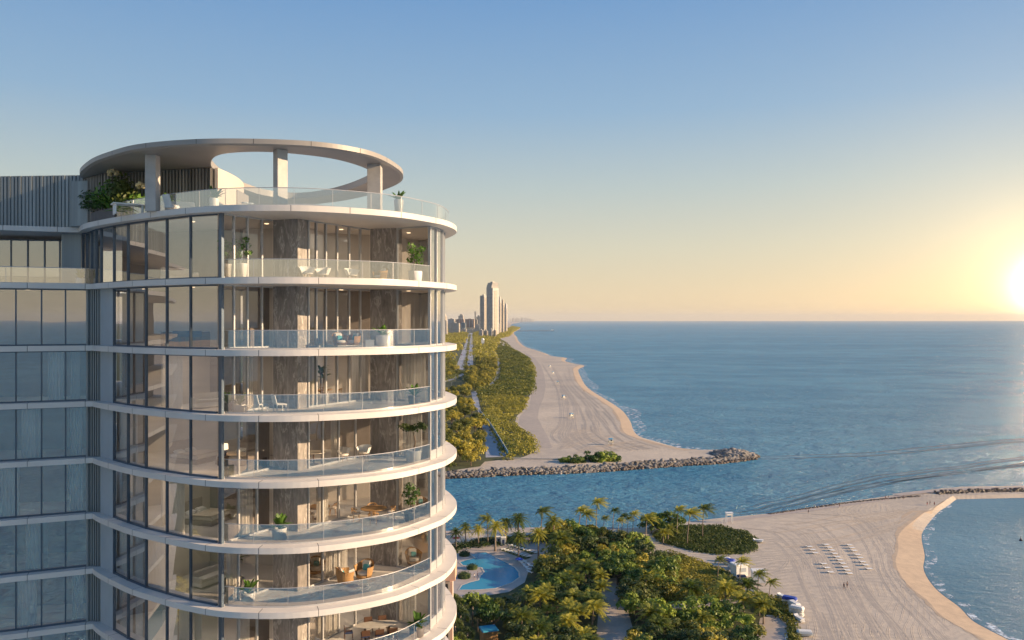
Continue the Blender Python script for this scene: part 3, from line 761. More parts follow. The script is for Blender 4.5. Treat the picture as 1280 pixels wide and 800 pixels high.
# ---- balcony railings: clear glass panels under a thin rail
rail_line = offset_poly(fl, .78)
def railing(line, z0, h=1.02, name='railing', mat=None):
    pts = line; m = MB(); n = len(pts)
    for a, b in zip(pts, pts[1:]): m.quad((*a, z0+.03), (*b, z0+.03), (*b, z0+h), (*a, z0+h))
    g = tpart(m, name, mat or M['glass_rail'])
    r = MB(); r.tube([(x, y, z0+h+.012) for x, y in pts], .022, 6)
    ro = r.build('top_rail', M['frame_light']); ro.parent = g
    s = MB(); acc = 0
    for a, b in zip(pts, pts[1:]):
        d = (Vector(b)-Vector(a)); s.box(((a[0]+b[0])/2, (a[1]+b[1])/2, z0+.04), (d.length, .07, .08), math.atan2(d.y, d.x)); acc += d.length
        if acc > 1.75: s.box((b[0], b[1], z0+h/2), (.018, .02, h-.04), math.atan2(d.y, d.x)); acc = 0
    so = s.build('base_channel', M['frame_light']); so.parent = g
    return g
def between(line, pxa, pxb):
    a = ray_hit(line, pxa); b = ray_hit(line, pxb)
    res = [a]+[p for p in line if (pxa < p[0]/p[1]*1000+640 < pxb) and p[1] < 50]+[b]
    return res
for i in range(1, len(LV)):
    railing(between(rail_line, 274, 537), H+LV[i]+TH)
    # end screen where the railing meets the bay
railing([(-60, 42.3), (-44, 45.2), (-36, 47.3), (-31, 49.0), (-27.0, 50.6), (-26.6, 51.8)], H+LV[1]+TH)
rl = [p for p in offset_poly(fr_, .55)]
zr = H+LV[0]+TH
st = ray_hit(rl, 146); railing([st]+[p for p in rl if p[0] > st[0]+.1 or p[1] > 55], zr, .98)
# ---- penthouse storey and ring canopy
ZC = H+9.2
outer = [(-13, 42.1), (-10.3, 42.8), (-8.5, 44.3), (-7.6, 46), (-7.07, 48.6), (-6.96, 51), (-7.5, 53.8), (-9, 56.8), (-11.2, 60), (-14.5, 63), (-19, 65), (-23.5, 64), (-27, 60), (-28.3, 55.5), (-27.9, 51.7), (-25.2, 47.7), (-22.6, 45.1), (-20, 43.2), (-16.5, 42.1)]
inner = [(-13, 43.9), (-10.8, 45.1), (-9.57, 46.7), (-8.8, 49), (-8.9, 51), (-9.6, 53.3), (-11.9, 57), (-14.3, 59.6), (-16.5, 60.6), (-18.3, 59.0), (-18.9, 55), (-18.6, 51), (-17.9, 47.6), (-16.6, 44.9), (-15.0, 43.9)]
def by_angle(poly, c, n):
    sm = cat_rom(poly, 14, closed=True); out = []
    for k in range(n):
        a = 2*math.pi*k/n; d = Vector((math.cos(a), math.sin(a))); best = None
        for i in range(len(sm)):
            p = Vector(sm[i])-Vector(c); q = Vector(sm[(i+1) % len(sm)])-Vector(c); e = q-p
            den = d.x*e.y-d.y*e.x
            if abs(den) < 1e-9: continue
            s = (p.x*e.y-p.y*e.x)/den; u = (p.x*d.y-p.y*d.x)/den
            if s > 0 and -1e-6 <= u <= 1+1e-6: best = s if best is None else max(best, s)
        out.append((c[0]+d.x*best, c[1]+d.y*best))
    return out
cc = (-13.6, 51.5); NN = 200
A = by_angle(outer, cc, NN); B = by_angle(inner, cc, NN); tt = .33
def shrink(P, d):
    r = []
    for p in P:
        q = Vector((p[0]-cc[0], p[1]-cc[1])); q = q*(1-d/q.length); r.append((cc[0]+q.x, cc[1]+q.y))
    return r
A2 = shrink(A, .18)
m = MB()
for k in range(NN):
    j = (k+1) % NN
    m.quad((*A[j], ZC+.07), (*A[k], ZC+.07), (*A[k], ZC+tt), (*A[j], ZC+tt))              # outer fascia
    m.quad((*A2[j], ZC), (*A2[k], ZC), (*A[k], ZC+.07), (*A[j], ZC+.07))
    m.quad((*B[k], ZC), (*B[j], ZC), (*B[j], ZC+tt+.12), (*B[k], ZC+tt+.12))                # inner fascia
    m.quad((*A2[k], ZC), (*A2[j], ZC), (*B[j], ZC), (*B[k], ZC))
    m.quad((*A[j], ZC+tt), (*A[k], ZC+tt), (*B[k], ZC+tt+.12), (*B[j], ZC+tt+.12))
    if k % 10 == 0:
        a, b = Vector(A[k]), Vector(A[j]); t = (b-a).normalized()*.035; e = Vector((t.y, -t.x)).normalized()*.004
        m.quad((a.x+e.x, a.y+e.y, ZC+.07), (a.x+t.x+e.x, a.y+t.y+e.y, ZC+.07), (a.x+t.x+e.x, a.y+t.y+e.y, ZC+tt), (a.x+e.x, a.y+e.y, ZC+tt), 1)
ring = tpart(m, 'ring_canopy', [M['ring'], M['joint']])
for p in ring.data.polygons: pass
for (x, y, w, a) in ((-20.1, 44.75, .60, 0), (-12.55, 43.35, .58, .7), (-8.15, 47.55, .78, 0)):
    m = MB(); m.box((x, y, (zr+ZC)/2), (w, w, ZC-zr-.004), a); tpart(m, 'stone_column', M['column'], bevel=.015)
# penthouse core: slatted front wall, pale curved side, metal clad wing wall
def wall_line(pts, z0, z1, mat, name, th=.25, ribs=0, rib_mat=None):
    m = MB()
    for a, b in zip(pts, pts[1:]):
        a = Vector(a); b = Vector(b); c = (a+b)/2; d = b-a; m.box((c.x, c.y, (z0+z1)/2), (d.length+.02, th, z1-z0), math.atan2(d.y, d.x))
    o = tpart(m, name, mat)
    if ribs:
        m = MB()
        for a, b in zip(pts, pts[1:]):
            a = Vector(a); b = Vector(b); d = b-a; n = max(1, int(d.length/ribs)); t = d.normalized(); nr = Vector((t.y, -t.x))
            for q in range(n):
                p = a+d*((q+.5)/n)+nr*(th/2+.04); m.box((p.x, p.y, (z0+z1)/2), (ribs*(.45 if ribs < .23 else .7), .09 if ribs < .23 else .03+.02*((q*7) % 3), z1-z0-.02), math.atan2(d.y, d.x))
        r = m.build('rib', rib_mat or mat); r.parent = o; r['kind'] = 'stuff'
    return o
wall_line([(-27.6, 52.0), (-25.5, 50.2), (-21.6, 49.3), (-18.05, 48.4)], zr, ZC-.02, M['ribbed_dark'], 'slatted_wall', ribs=.22)
wall_line(cat_rom([(-17.85, 48.3), (-17.75, 50.2), (-17.9, 52.5), (-18.5, 54.9), (-19.6, 57)], 4), zr, ZC-.02, M['cream'], 'curved_side_wall', .2)
wall_line([(-70, 46), (-50, 50.3), (-40, 52), (-33.6, 52.7), (-27.9, 52.3)], zr, H+9.45, M['ribbed'], 'clad_wall', ribs=.24)
m = MB(); m.box((-50, 58, zr+1.6), (44, 9.0, 3.1)); m.box((-24, 55, zr+1.45), (9, 7, 2.9)); tpart(m, 'plant_room', M['ribbed'])
m = MB(); m.box((-17.72, 52.6, zr+1.25), (.1, 2.6, 2.1), .05); tpart(m, 'side_door', M['wall_dark'])
par = cat_rom([(-18.2, 54.5), (-16.5, 53.6), (-13.5, 53.4), (-10.5, 53.0), (-8.4, 51.6)], 6)
m = MB()
for i_, (a, b) in enumerate(zip(par, par[1:])):
    hh = lambda q: .35+1.35*math.sin(min(1, q/10)*1.57) if q < 12 else 1.7-(q-12)*.06
    a_ = (a[0], a[1]); b_ = (b[0], b[1])
    m.quad((*a_, zr), (*b_, zr), (*b_, zr+hh(i_+1)), (*a_, zr+hh(i_)))
    m.quad((*a_, zr+hh(i_)), (*b_, zr+hh(i_+1)), (b[0], b[1]+2.5, zr+hh(i_+1)), (a[0], a[1]+2.5, zr+hh(i_)))
    m.quad((b[0], b[1]+2.5, zr), (a[0], a[1]+2.5, zr), (a[0], a[1]+2.5, zr+hh(i_)), (b[0], b[1]+2.5, zr+hh(i_+1)))
tpart(m, 'curved_parapet', M['slab'])
# planter trough on the roof terrace
m = MB(); pl = offset_poly(fr_, .5); pa = [p for p in pl if 100 < p[0]/p[1]*1000+640 < 146 and p[1] < 60]; pb = [(x+.75, y+.9) for x, y in pa]
for k in range(len(pa)-1):
    m.quad((*pa[k], zr), (*pa[k+1], zr), (*pa[k+1], zr+.75), (*pa[k], zr+.75)); m.quad((*pa[k], zr+.75), (*pa[k+1], zr+.75), (*pb[k+1], zr+.75), (*pb[k], zr+.75)); m.quad((*pb[k+1], zr), (*pb[k], zr), (*pb[k], zr+.75), (*pb[k+1], zr+.75))
m.quad((*pa[-1], zr), (*pb[-1], zr), (*pb[-1], zr+.75), (*pa[-1], zr+.75)); m.quad((*pb[0], zr), (*pa[0], zr), (*pa[0], zr+.75), (*pb[0], zr+.75))
tpart(m, 'planter_trough', M['pot_dark'])
# ================================================================ FURNITURE AND POT PLANTS
def blades(m, n, ln, w, lift, droop, c=(0, 0, 0), seed=0, seg=5, jitter=.25):
    rr = random.Random(seed)
    for k in range(n):
        a = 2*math.pi*k/n*1.0+rr.uniform(-jitter, jitter)*2; l = ln*rr.uniform(.75, 1.1); li = lift*rr.uniform(.6, 1.3)
        rows = []; side = Vector((-math.sin(a), math.cos(a), 0))
        for i in range(seg+1):
            t = i/seg; r = l*(t*math.cos(li)); z = l*(t*math.sin(li)-droop*t*t)
            ww = w*math.sin(math.pi*min(1, .08+t*.92))**.7*.5
            p = Vector((c[0]+math.cos(a)*r, c[1]+math.sin(a)*r, c[2]+z))
            rows.append((p-side*ww+Vector((0, 0, ww*.35)), p, p+side*ww+Vector((0, 0, ww*.35))))
        for i in range(seg):
            m.quad(rows[i][0], rows[i][1], rows[i+1][1], rows[i+1][0]); m.quad(rows[i][1], rows[i][2], rows[i+1][2], rows[i+1][1])
def leafball(m, n, c, rad, size, seed=0, hollow=.5):
    rr = random.Random(seed)
    for k in range(n):
        d = Vector((rr.gauss(0, 1), rr.gauss(0, 1), rr.gauss(0, 1))).normalized(); q = rr.uniform(hollow, 1)
        p = Vector((c[0]+d.x*rad[0]*q, c[1]+d.y*rad[1]*q, c[2]+d.z*rad[2]*q))
        nn = (d+Vector((rr.uniform(-.7, .7), rr.uniform(-.7, .7), rr.uniform(-.4, .9)))).normalized()
        u = nn.orthogonal().normalized(); u.rotate(Matrix.Rotation(rr.uniform(0, 6.28), 3, nn)); w = nn.cross(u); s = size*rr.uniform(.6, 1.3)
        m.quad(p-u*s, p-w*s*.45, p+u*s, p+w*s*.45)
POTS = {'white': [(.16, 0), (.24, .05), (.27, .38), (.26, .42), (.22, .42), (.21, .36)], 'tall': [(.14, 0), (.17, .02), (.22, .62), (.21, .66), (.17, .66)],
        'bowl': [(.12, 0), (.14, .1), (.30, .28), (.31, .34), (.26, .34)], 'dark': [(.2, 0), (.26, .04), (.30, .36), (.28, .38), (.24, .38)]}
def potted(kind, pot, label, loc, sc=1.0, seed=1, rz=0):
    t = thing('potted_plant', label, 'potted plant', loc, rz, 'potted plants on the terraces')
    pm = MB(); pm.lathe(POTS[pot], n=18); h = POTS[pot][-2][1]; pm.lathe([(POTS[pot][-1][0]*.98, h-.07), (.01, h-.06)], n=14, mi=1)
    pm.build('pot', [M['pot_dark'] if pot == 'dark' else M['pot_white'], M['soil']], t, smooth=True)
    m = MB()
    if kind == 'banana':
        blades(m, 9, .85, .19, 1.15, .22, (0, 0, h-.05), seed); blades(m, 6, .6, .17, .75, .3, (0, 0, h-.02), seed+1)
    elif kind == 'agave': blades(m, 13, .62, .14, .85, .18, (0, 0, h-.04), seed); blades(m, 7, .5, .12, 1.25, .05, (0, 0, h-.04), seed+2)
    elif kind == 'fern': blades(m, 18, .85, .13, .9, .5, (0, 0, h), seed); blades(m, 10, .6, .12, 1.3, .3, (0, 0, h), seed+3)
    elif kind == 'bush':
        b = MB()
        for q in range(5): a = q*1.3+seed; b.tube([(0, 0, h-.05), (.08*math.cos(a), .08*math.sin(a), h+.3), (.22*math.cos(a), .22*math.sin(a), h+.85)], [.016, .012, .006], 5)
        b.build('stem', M['bark'], t)
        for q in range(7): a = q*2.4+seed; leafball(m, 34, (.2*math.cos(a), .2*math.sin(a), h+.35+.1*q), (.2, .2, .16), .075, seed*9+q)
    elif kind == 'bonsai':
        b = MB(); b.tube([(0, 0, h-.05), (.06, 0, h+.3), (-.02, .03, h+.62)], [.035, .028, .02], 7); b.build('stem', M['bark'], t)
        for q in range(9): a = q*.75+seed; rq = .34 if q else 0; leafball(m, 46, (rq*math.cos(a), rq*math.sin(a)*.7, h+.78+.05*math.sin(q*2)), (.22, .2, .14), .06, seed*7+q, .3)
    elif kind == 'cane':
        b = MB()
        for q in range(3): a = q*2.1; b.tube([(.04*math.cos(a), .04*math.sin(a), h-.05), (.07*math.cos(a), .07*math.sin(a), h+.5+.15*q)], .02, 6)
        b.build('stem', M['bark'], t)
        for q in range(3): a = q*2.1; blades(m, 10, .5, .09, .7, .35, (.07*math.cos(a), .07*math.sin(a), h+.5+.15*q), seed+q)
    m.build('foliage', M['leaf_pot'] if kind != 'bonsai' else M['leaf_dark'], t)
    t.scale = (sc*1.3,)*3
    return t
def at(px, py, lv):
    """point on a terrace floor seen at pixel px, py (below the eye)"""
    z = LV[lv]+TH; D = z*1000/(400-py); return ((px-640)/1000*D, D, H+z)
def dp(px, D, lv): return ((px-640)/1000*D, D, H+LV[lv]+TH)
# roof terrace
potted('banana', 'tall', 'white potted plant by the pale curved wall under the ring canopy', dp(268, 45.2, 0), .95, 3)
potted('agave', 'tall', 'white potted agave on the roof terrace right of the right-hand column', dp(498.5, 46.0, 0), 1.0, 5)
# bushes of the trough
for k, (px, D, s, kind) in enumerate([(104, 51.4, 1.0, 'b'), (112, 50.3, 1.1, 'f'), (121, 49.4, 1.0, 'f'), (130, 48.6, 1.3, 'f'), (139, 47.6, 1.1, 'b'), (152, 48.0, 1.1, 'f'), (165, 47.6, 1.15, 'f'), (199, 47.4, 1.05, 'f')]):
    x, y, z = dp(px, D, 0)
    lab = ['dark green leafy shrub at the far left end of the roof planter', 'spreading fern-leaved shrub second from the left in the roof planter', 'bushy bright green shrub in the middle of the roof planter',
           'large feathery shrub in the roof planter under the canopy edge', 'round dark shrub at the right end of the dark roof planter', 'yellow-green fern standing just left of the left roof column',
           'tall fern with a pale bloom beside the left roof column', 'small palm-like shrub just right of the left roof column'][k]
    t = thing('terrace_shrub', lab, 'shrub', (x+.35, y+.4, z+(.7 if k < 5 else 0)), k, 'shrubs on the roof terrace'); t.scale = (s*1.5,)*3
    m = MB()
    if kind == 'f': blades(m, 22, 1.05, .16, .95, .45, (0, 0, .1), k, 6); blades(m, 14, .8, .15, 1.3, .3, (0, 0, .1), k+50, 6); leafball(m, 160, (0, 0, .5), (.55, .55, .5), .1, k)
    else: leafball(m, 420, (0, 0, .62), (.55, .55, .65), .10, k, .35)
    m.build('foliage', M['leaf_pot'] if kind == 'f' else M['leaf_dark'], t)
    s_ = MB(); s_.tube([(0, 0, 0), (.03, 0, .5)], .03, 6); s_.build('stem', M['bark'], t)
    if k in (3, 6):
        f = MB()
        for q in range(7): f.lathe([(.01, 0), (.07, .03), (.05, .12), (.005, .15)], (.12*math.cos(q), .12*math.sin(q), 1.05+.05*(q % 3)), 7)
        f.build('flower', M['flower'], t)
# balconies
potted('bush', 'tall', 'dark leafy bush in a tall pot, left one of the pair on the top balcony', dp(283, 44.2, 1), 1.0, 2)
potted('bush', 'tall', 'green leafy bush in a tall pot, right one of the pair on the top balcony', dp(303, 44.4, 1), 1.05, 4)
potted('bush', 'white', 'leafy bush in a white pot at the right end of the top balcony', dp(519, 47.4, 1), 1.2, 7)
potted('banana', 'white', 'green potted plant on the terrace of the left wing beside the tower', dp(101, 52.5, 1), .9, 17)
potted('agave', 'white', 'wide agave at the right end of the second balcony from the top', dp(479, 47.0, 2), 1.25, 8)
potted('banana', 'dark', 'dark broad-leaved plant at the left end of the third balcony from the top', dp(286, 44.0, 3), .95, 9)
potted('banana', 'white', 'bright green broad-leaved plant beside the two white chairs', dp(299.5, 43.4, 3), .85, 10)
potted('cane', 'white', 'spiky dracaena indoors behind the sliding doors of the third balcony', dp(402, 47.6, 3), 1.3, 11)
potted('banana', 'dark', 'leafy plant at the right end of the third balcony from the top', dp(518, 47.9, 3), 1.0, 12)
potted('bonsai', 'white', 'small round-topped tree in a pot at the right end of the fourth balcony', dp(517, 48.0, 4), 1.35, 13)
potted('banana', 'white', 'bright green plant in a white pot in front of the left marble pier', dp(349, 43.8, 5), 1.15, 14)
potted('bush', 'dark', 'leafy bush in a brown tub by the round wooden table balcony end', dp(515, 47.6, 5), 1.25, 15)
potted('banana', 'white', 'green broad-leaved plant in a white pot left on the armchair balcony', dp(310, 43.5, 6), 1.1, 16)
potted('banana', 'dark', 'broad-leaved plant beside the oval dining table', dp(521, 47.6, 7), 1.2, 18)
potted('cane', 'dark', 'tall cane plant indoors behind the left balcony doors of the armchair floor', dp(292, 45.4, 6), 1.5, 19)

def chair(name, label, loc, rz, style='dining', group=None, cat='chair'):
    t = thing(name, label, cat, loc, rz, group)
    if style == 'dining':
        m = MB(); m.box((0, 0, .45), (.48, .48, .07)); m.build('seat', M['navy'], t, bevel=.02)
        m = MB(); m.box((0, .23, .66), (.50, .05, .34), rx=-.12); m.box((-.25, .05, .62), (.05, .38, .04)); m.box((.25, .05, .62), (.05, .38, .04)); m.build('backrest', M['walnut'], t, bevel=.012)
        for x in (-.21, .21):
            for y in (-.21, .22): mm = MB(); mm.tube([(x, y, .43), (x*1.12, y*1.12, 0)], [.022, .016], 6); mm.build('leg', M['walnut'], t)
    elif style == 'round':
        m = MB(); m.lathe([(.02, .42), (.25, .42), (.27, .46), (.24, .50), (.01, .50)], n=18); m.build('seat', M['offwhite'], t, smooth=True)
        m = MB(); pts = [(.30*math.cos(a), .30*math.sin(a), .62+.14*math.sin(a)) for a in [i*math.pi/10-.1 for i in range(11)]]; m.tube(pts, .03, 6)
        for a in [i*math.pi/6 for i in range(7)]: m.tube([(.27*math.cos(a), .27*math.sin(a), .44), (.30*math.cos(a), .30*math.sin(a), .62+.14*math.sin(a))], .012, 5)
        m.build('backrest', M['rattan'], t)
        for a in (.8, 2.35, 3.9, 5.5): mm = MB(); mm.tube([(.2*math.cos(a), .2*math.sin(a), .43), (.26*math.cos(a), .26*math.sin(a), 0)], [.02, .015], 6); mm.build('leg', M['rattan'], t)
    elif style == 'white':
        m = MB(); m.box((0, 0, .42), (.62, .60, .08), rx=.06); m.build('seat', M['white'], t, bevel=.02)
        m = MB(); m.box((0, .34, .70), (.62, .07, .56), rx=-.25); m.build('backrest', M['white'], t, bevel=.02)
        for x in (-.26, .26):
            for y in (-.24, .26): mm = MB(); mm.box((x, y, .19), (.035, .035, .38)); mm.build('leg', M['white'], t)
    elif style == 'shell':
        m = MB(); n = 14
        rows = []
        for i in range(6):
            z = .36+.075*i; row = []
            for k in range(n):
                a = math.pi*(-.12)+math.pi*1.24*k/(n-1); r = .30+.035*i; row.append((r*math.cos(a), r*math.sin(a)*.95, z+ (.10*math.sin(max(0, a)) if i > 3 else 0)))
            rows.append(row)
        for i in range(5):
            for k in range(n-1): m.quad(rows[i][k], rows[i][k+1], rows[i+1][k+1], rows[i+1][k])
        m.build('backrest', M['white'], t, smooth=True)
        m = MB(); m.lathe([(.02, .36), (.31, .36), (.32, .42), (.01, .44)], n=18); m.build('seat', M['offwhite'], t, smooth=True)
        for a in (.8, 2.35, 3.9, 5.5): mm = MB(); mm.tube([(.2*math.cos(a), .2*math.sin(a), .37), (.27*math.cos(a), .27*math.sin(a), 0)], [.018, .014], 6); mm.build('leg', M['wood'], t)
    elif style == 'rattan':
        m = MB(); n = 18; rows = []
        for i in range(7):
            z = .14+.085*i; row = []
            for k in range(n):
                a = math.pi*(-.22)+math.pi*1.44*k/(n-1); r = .36+.02*i
                row.append((r*math.cos(a), r*math.sin(a), z+(.22*max(0, math.sin(a))**2 if i > 4 else 0)))
            rows.append(row)
        for i in range(6):
            for k in range(n-1): m.quad(rows[i][k], rows[i][k+1], rows[i+1][k+1], rows[i+1][k]); m.quad(*[(p[0]*.93, p[1]*.93, p[2]) for p in (rows[i][k], rows[i+1][k], rows[i+1][k+1], rows[i][k+1])])
        m.lathe([(.34, .12), (.37, .16), (.36, .24), (.02, .26)], n=20); m.build('rattan_shell', M['rattan'], t, smooth=True)
        m = MB(); m.lathe([(.02, .27), (.31, .27), (.33, .34), (.30, .41), (.02, .42)], n=20, sx=1, sy=1); m.build('seat_cushion', M['offwhite'], t, smooth=True)
        m = MB(); m.box((0, .24, .62), (.46, .12, .44), rx=-.2); m.build('back_cushion', M['offwhite'], t, bevel=.05)
        m = MB(); m.box((.03, .12, .55), (.30, .09, .28), rx=-.3, ry=.1); m.build('throw_pillow', M['teal'], t, bevel=.035)
    return t
# third balcony: two white chairs and a small table; cushions of the lounge
chair('lounge_chair', 'white square-backed chair left of its twin on the third balcony', dp(326, 43.9, 3), 2.4, 'white', 'white chairs on the third balcony')
chair('lounge_chair', 'white square-backed chair right of its twin on the third balcony', dp(350, 44.0, 3), 2.2, 'white', 'white chairs on the third balcony')
def side_table(label, loc, r=.28, h=.42, mat='white', name='side_table'):
    t = thing(name, label, 'table', loc); m = MB(); m.lathe([(.02, h-.03), (r, h-.03), (r+.01, h-.015), (r, h), (.01, h)], n=24); m.build('table_top', M[mat], t)
    m = MB(); m.lathe([(r*.6, 0), (r*.6, .02), (.04, .04), (.035, h-.03)], n=14); m.build('pedestal', M[mat], t); return t
side_table('small white round table left of the white chairs', dp(307.5, 43.3, 3))
chair('armchair', 'tub armchair at the middle of the second balcony from the top', dp(425, 46.0, 2), .6, 'rattan')
chair('armchair', 'tub armchair on the second balcony beside the white cube table', dp(441, 46.6, 2), -.5, 'rattan')
t = thing('cube_table', 'white cube table on the second balcony from the top', 'table', dp(461.5, 45.8, 2), .3); m = MB(); m.box((0, 0, .42), (.55, .55, .05)); m.build('table_top', M['white'], t, bevel=.01); m = MB(); m.box((0, 0, .2), (.5, .5, .39)); m.build('base', M['white'], t, bevel=.01)
for k, (px, D, rz, st, lab) in enumerate([(384, 45.3, .4, 'shell', 'white tub chair at the left of the group on the top balcony'), (404, 46.2, -.4, 'shell', 'white tub chair second from the left on the top balcony'),
     (440, 47.2, .8, 'shell', 'white tub chair third from the left on the top balcony'), (475, 47.4, -.7, 'rattan', 'rattan tub chair at the right of the top balcony group')]):
    chair('tub_chair', lab, dp(px, D, 1), rz, st, 'chairs on the top balcony')
# third floor dining set indoors
def round_table(label, loc, r=.62, mat='wood', name='round_table'):
    t = thing(name, label, 'table', loc); m = MB(); m.lathe([(.02, .70), (r-.03, .70), (r, .72), (r, .745), (.01, .745)], n=36); m.build('table_top', M[mat], t)
    m = MB(); m.lathe([(.30, 0), (.28, .03), (.06, .07), (.05, .70)], n=16); m.build('pedestal', M['walnut'], t); return t
round_table('round dining table indoors behind the doors of the third balcony', dp(400, 49.5, 3), .75)
for k, (px, D, rz, lab) in enumerate([(386, 48.9, 1.4, 'rattan chair left of the indoor table behind the third balcony'), (421, 49.9, -1.4, 'rattan chair right of the indoor table behind the third balcony'), (402, 50.4, 0, 'rattan chair behind the indoor table behind the third balcony')]):
    chair('dining_chair', lab, dp(px, D, 3), rz, 'round', 'chairs at the indoor table of the third balcony')
# fourth floor: shell chairs, indoor table, bed and lamps
chair('shell_chair', 'white open shell chair, left one of the pair on the fourth balcony', dp(429, 48.4, 4), .9, 'shell', 'white shell chairs of the fourth balcony')
chair('shell_chair', 'white open shell chair, right one of the pair on the fourth balcony', dp(455, 49.2, 4), -.4, 'shell', 'white shell chairs of the fourth balcony')
round_table('pale round table indoors left of the white shell chairs', dp(392, 47.3, 4), .7, 'marble_top')
def bed(label, loc, rz):
    t = thing('bed', label, 'bed', loc, rz)
    m = MB(); m.box((0, 0, .16), (1.9, 2.1, .30)); m.build('bed_base', M['wall_dark'], t, bevel=.02)
    m = MB(); m.box((0, -.02, .42), (1.84, 2.05, .24)); m.build('mattress', M['offwhite'], t, bevel=.07)
    m = MB(); m.box((0, -.35, .56), (1.9, 1.3, .06)); m.build('bedspread', M['cream'], t, bevel=.03)
    for x in (-.45, .45): m = MB(); m.box((x, .72, .62), (.7, .42, .16), rx=.25); m.build('pillow', M['white'], t, bevel=.06)
    m = MB(); m.box((0, 1.1, .62), (2.1, .1, 1.2)); m.build('headboard', M['wall_dark'], t, bevel=.02); return t
bed('wide bed with pale covers indoors between two lit lamps', dp(300, 47.9, 4), -.35)
bed('bed with a long pale bench end behind the left facade glass', dp(258, 47.6, 5), 1.3)
bed('bed with white covers behind the left facade windows, fourth storey', dp(243, 48.3, 4), 1.2)
def table_lamp(label, loc):
    t = thing('bedside_lamp', label, 'lamp', loc, 0, 'lit bedside lamps')
    m = MB(); m.lathe([(.1, 0), (.14, .04), (.15, .3), (.06, .38), (.02, .42)], n=14); m.build('lamp_base', M['navy'], t, smooth=True)
    m = MB(); m.lathe([(.24, .40), (.22, .72), (.21, .72), (.23, .40)], n=18); m.build('lamp_shade', M['lamp'], t, smooth=True)
def nightstand(label, loc):
    t = thing('nightstand', label, 'table', loc, -.3, 'nightstands'); m = MB(); m.box((0, 0, .27), (.6, .42, .54)); m.build('cabinet', M['walnut'], t, bevel=.012); m = MB(); m.box((0, -.215, .38), (.5, .015, .2)); m.build('drawer_front', M['wood'], t)
for px, D, w1, w2 in ((280, 47.0, 'left', 'left'), (325.5, 46.6, 'right', 'right')):
    x, y, z = dp(px, D, 4); nightstand('dark nightstand on the %s side of the bed with two lamps' % w1, (x, y, z)); table_lamp('lit lamp with a drum shade, %s of the bed' % w2, (x, y, z+.545))
# fifth floor: round wooden table with four chairs; another indoors
tx, ty, tz = dp(467, 47.9, 5)
round_table('round oak table on the fifth balcony among rattan chairs', (tx, ty, tz), .78)
for k, (dx, dy, lab) in enumerate([(-1.0, -.15, 'left'), (-.25, 1.0, 'far left'), (.95, .35, 'right'), (.15, -1.0, 'near')]):
    chair('dining_chair', 'rattan chair on the %s side of the oak balcony table' % lab, (tx+dx, ty+dy, tz), math.atan2(dy, dx)-math.pi/2, 'round', 'rattan chairs round the oak balcony table')
round_table('round oak table indoors on the fifth balcony floor', dp(398, 48.3, 5), .7)
for k, (px, D, rz, lab) in enumerate([(388, 47.6, 2.0, 'left'), (416, 49.2, -1.5, 'right')]):
    chair('dining_chair', 'rattan chair %s of the oak table standing indoors' % lab, dp(px, D, 5), rz, 'round', 'rattan chairs at the indoor oak table')
chair('armchair', 'tub armchair indoors by the bay window near the leafy tub bush', dp(526, 50.4, 5), .5, 'rattan')
# sixth floor: armchairs
chair('armchair', 'rattan armchair with teal pillow, nearer left one of the pair', dp(432, 46.6, 6), 2.1, 'rattan', 'rattan armchairs of the sixth balcony').scale = (1.25,)*3
chair('armchair', 'rattan armchair with teal pillow, farther right one of the pair', dp(455, 47.5, 6), -.35, 'rattan', 'rattan armchairs of the sixth balcony').scale = (1.25,)*3
side_table('low pale round table between the rattan armchairs and the railing', dp(460, 46.2, 6), .33, .3, 'marble_top', 'low_table')
chair('armchair', 'wicker tub armchair indoors behind the sliding doors of the sixth balcony', dp(395, 48.4, 6), .3, 'rattan').scale = (1.15,)*3
chair('armchair', 'wicker armchair with teal pillow behind the right-hand glass of the sixth balcony', dp(517, 50.3, 6), .4, 'rattan').scale = (1.15,)*3
# seventh floor: oval table with six chairs and a lounger
ox, oy, oz = dp(471, 47.6, 7)
t = thing('oval_table', 'long white oval dining table on the lowest visible balcony', 'table', (ox, oy, oz), .28)
m = MB(); m.lathe([(.02, .71), (.96, .71), (1.0, .725), (1.0, .75), (.01, .75)], n=40, sx=1.3, sy=.55); m.build('table_top', M['marble_top'], t)
for x in (-.7, .7): m = MB(); m.box((x, 0, .35), (.1, .6, .70)); m.build('leg', M['walnut'], t, bevel=.01)
for k, (dx, dy, rz, lab) in enumerate([(-.75, -.82, math.pi, 'near left'), (.05, -.85, math.pi, 'near middle'), (.85, -.82, math.pi, 'near right'), (-.4, .85, 0, 'far left'), (.45, .85, 0, 'far right'), (-1.65, 0, math.pi/2, 'left end')]):
    c, s = math.cos(.28), math.sin(.28)
    chair('dining_chair', 'walnut chair with navy seat at the %s of the oval table' % lab, (ox+dx*c-dy*s, oy+dx*s+dy*c, oz), rz+.28, 'dining', 'walnut chairs round the oval table')
t = thing('sun_lounger', 'cream lounger with a raised back left of the oval table', 'lounger', dp(412, 45.6, 7), 2.4)
m = MB(); m.box((0, -.3, .32), (.7, 1.3, .12)); m.build('mattress', M['offwhite'], t, bevel=.03); m = MB(); m.box((0, .55, .58), (.7, .1, .75), rx=-.6); m.build('backrest', M['offwhite'], t, bevel=.03); m = MB(); m.box((0, -.1, .22), (.72, 1.7, .05)); m.build('frame', M['walnut'], t)
for x in (-.3, .3):
    for y in (-.85, .6): m = MB(); m.box((x, y, .1), (.05, .05, .2)); m.build('leg', M['walnut'], t)
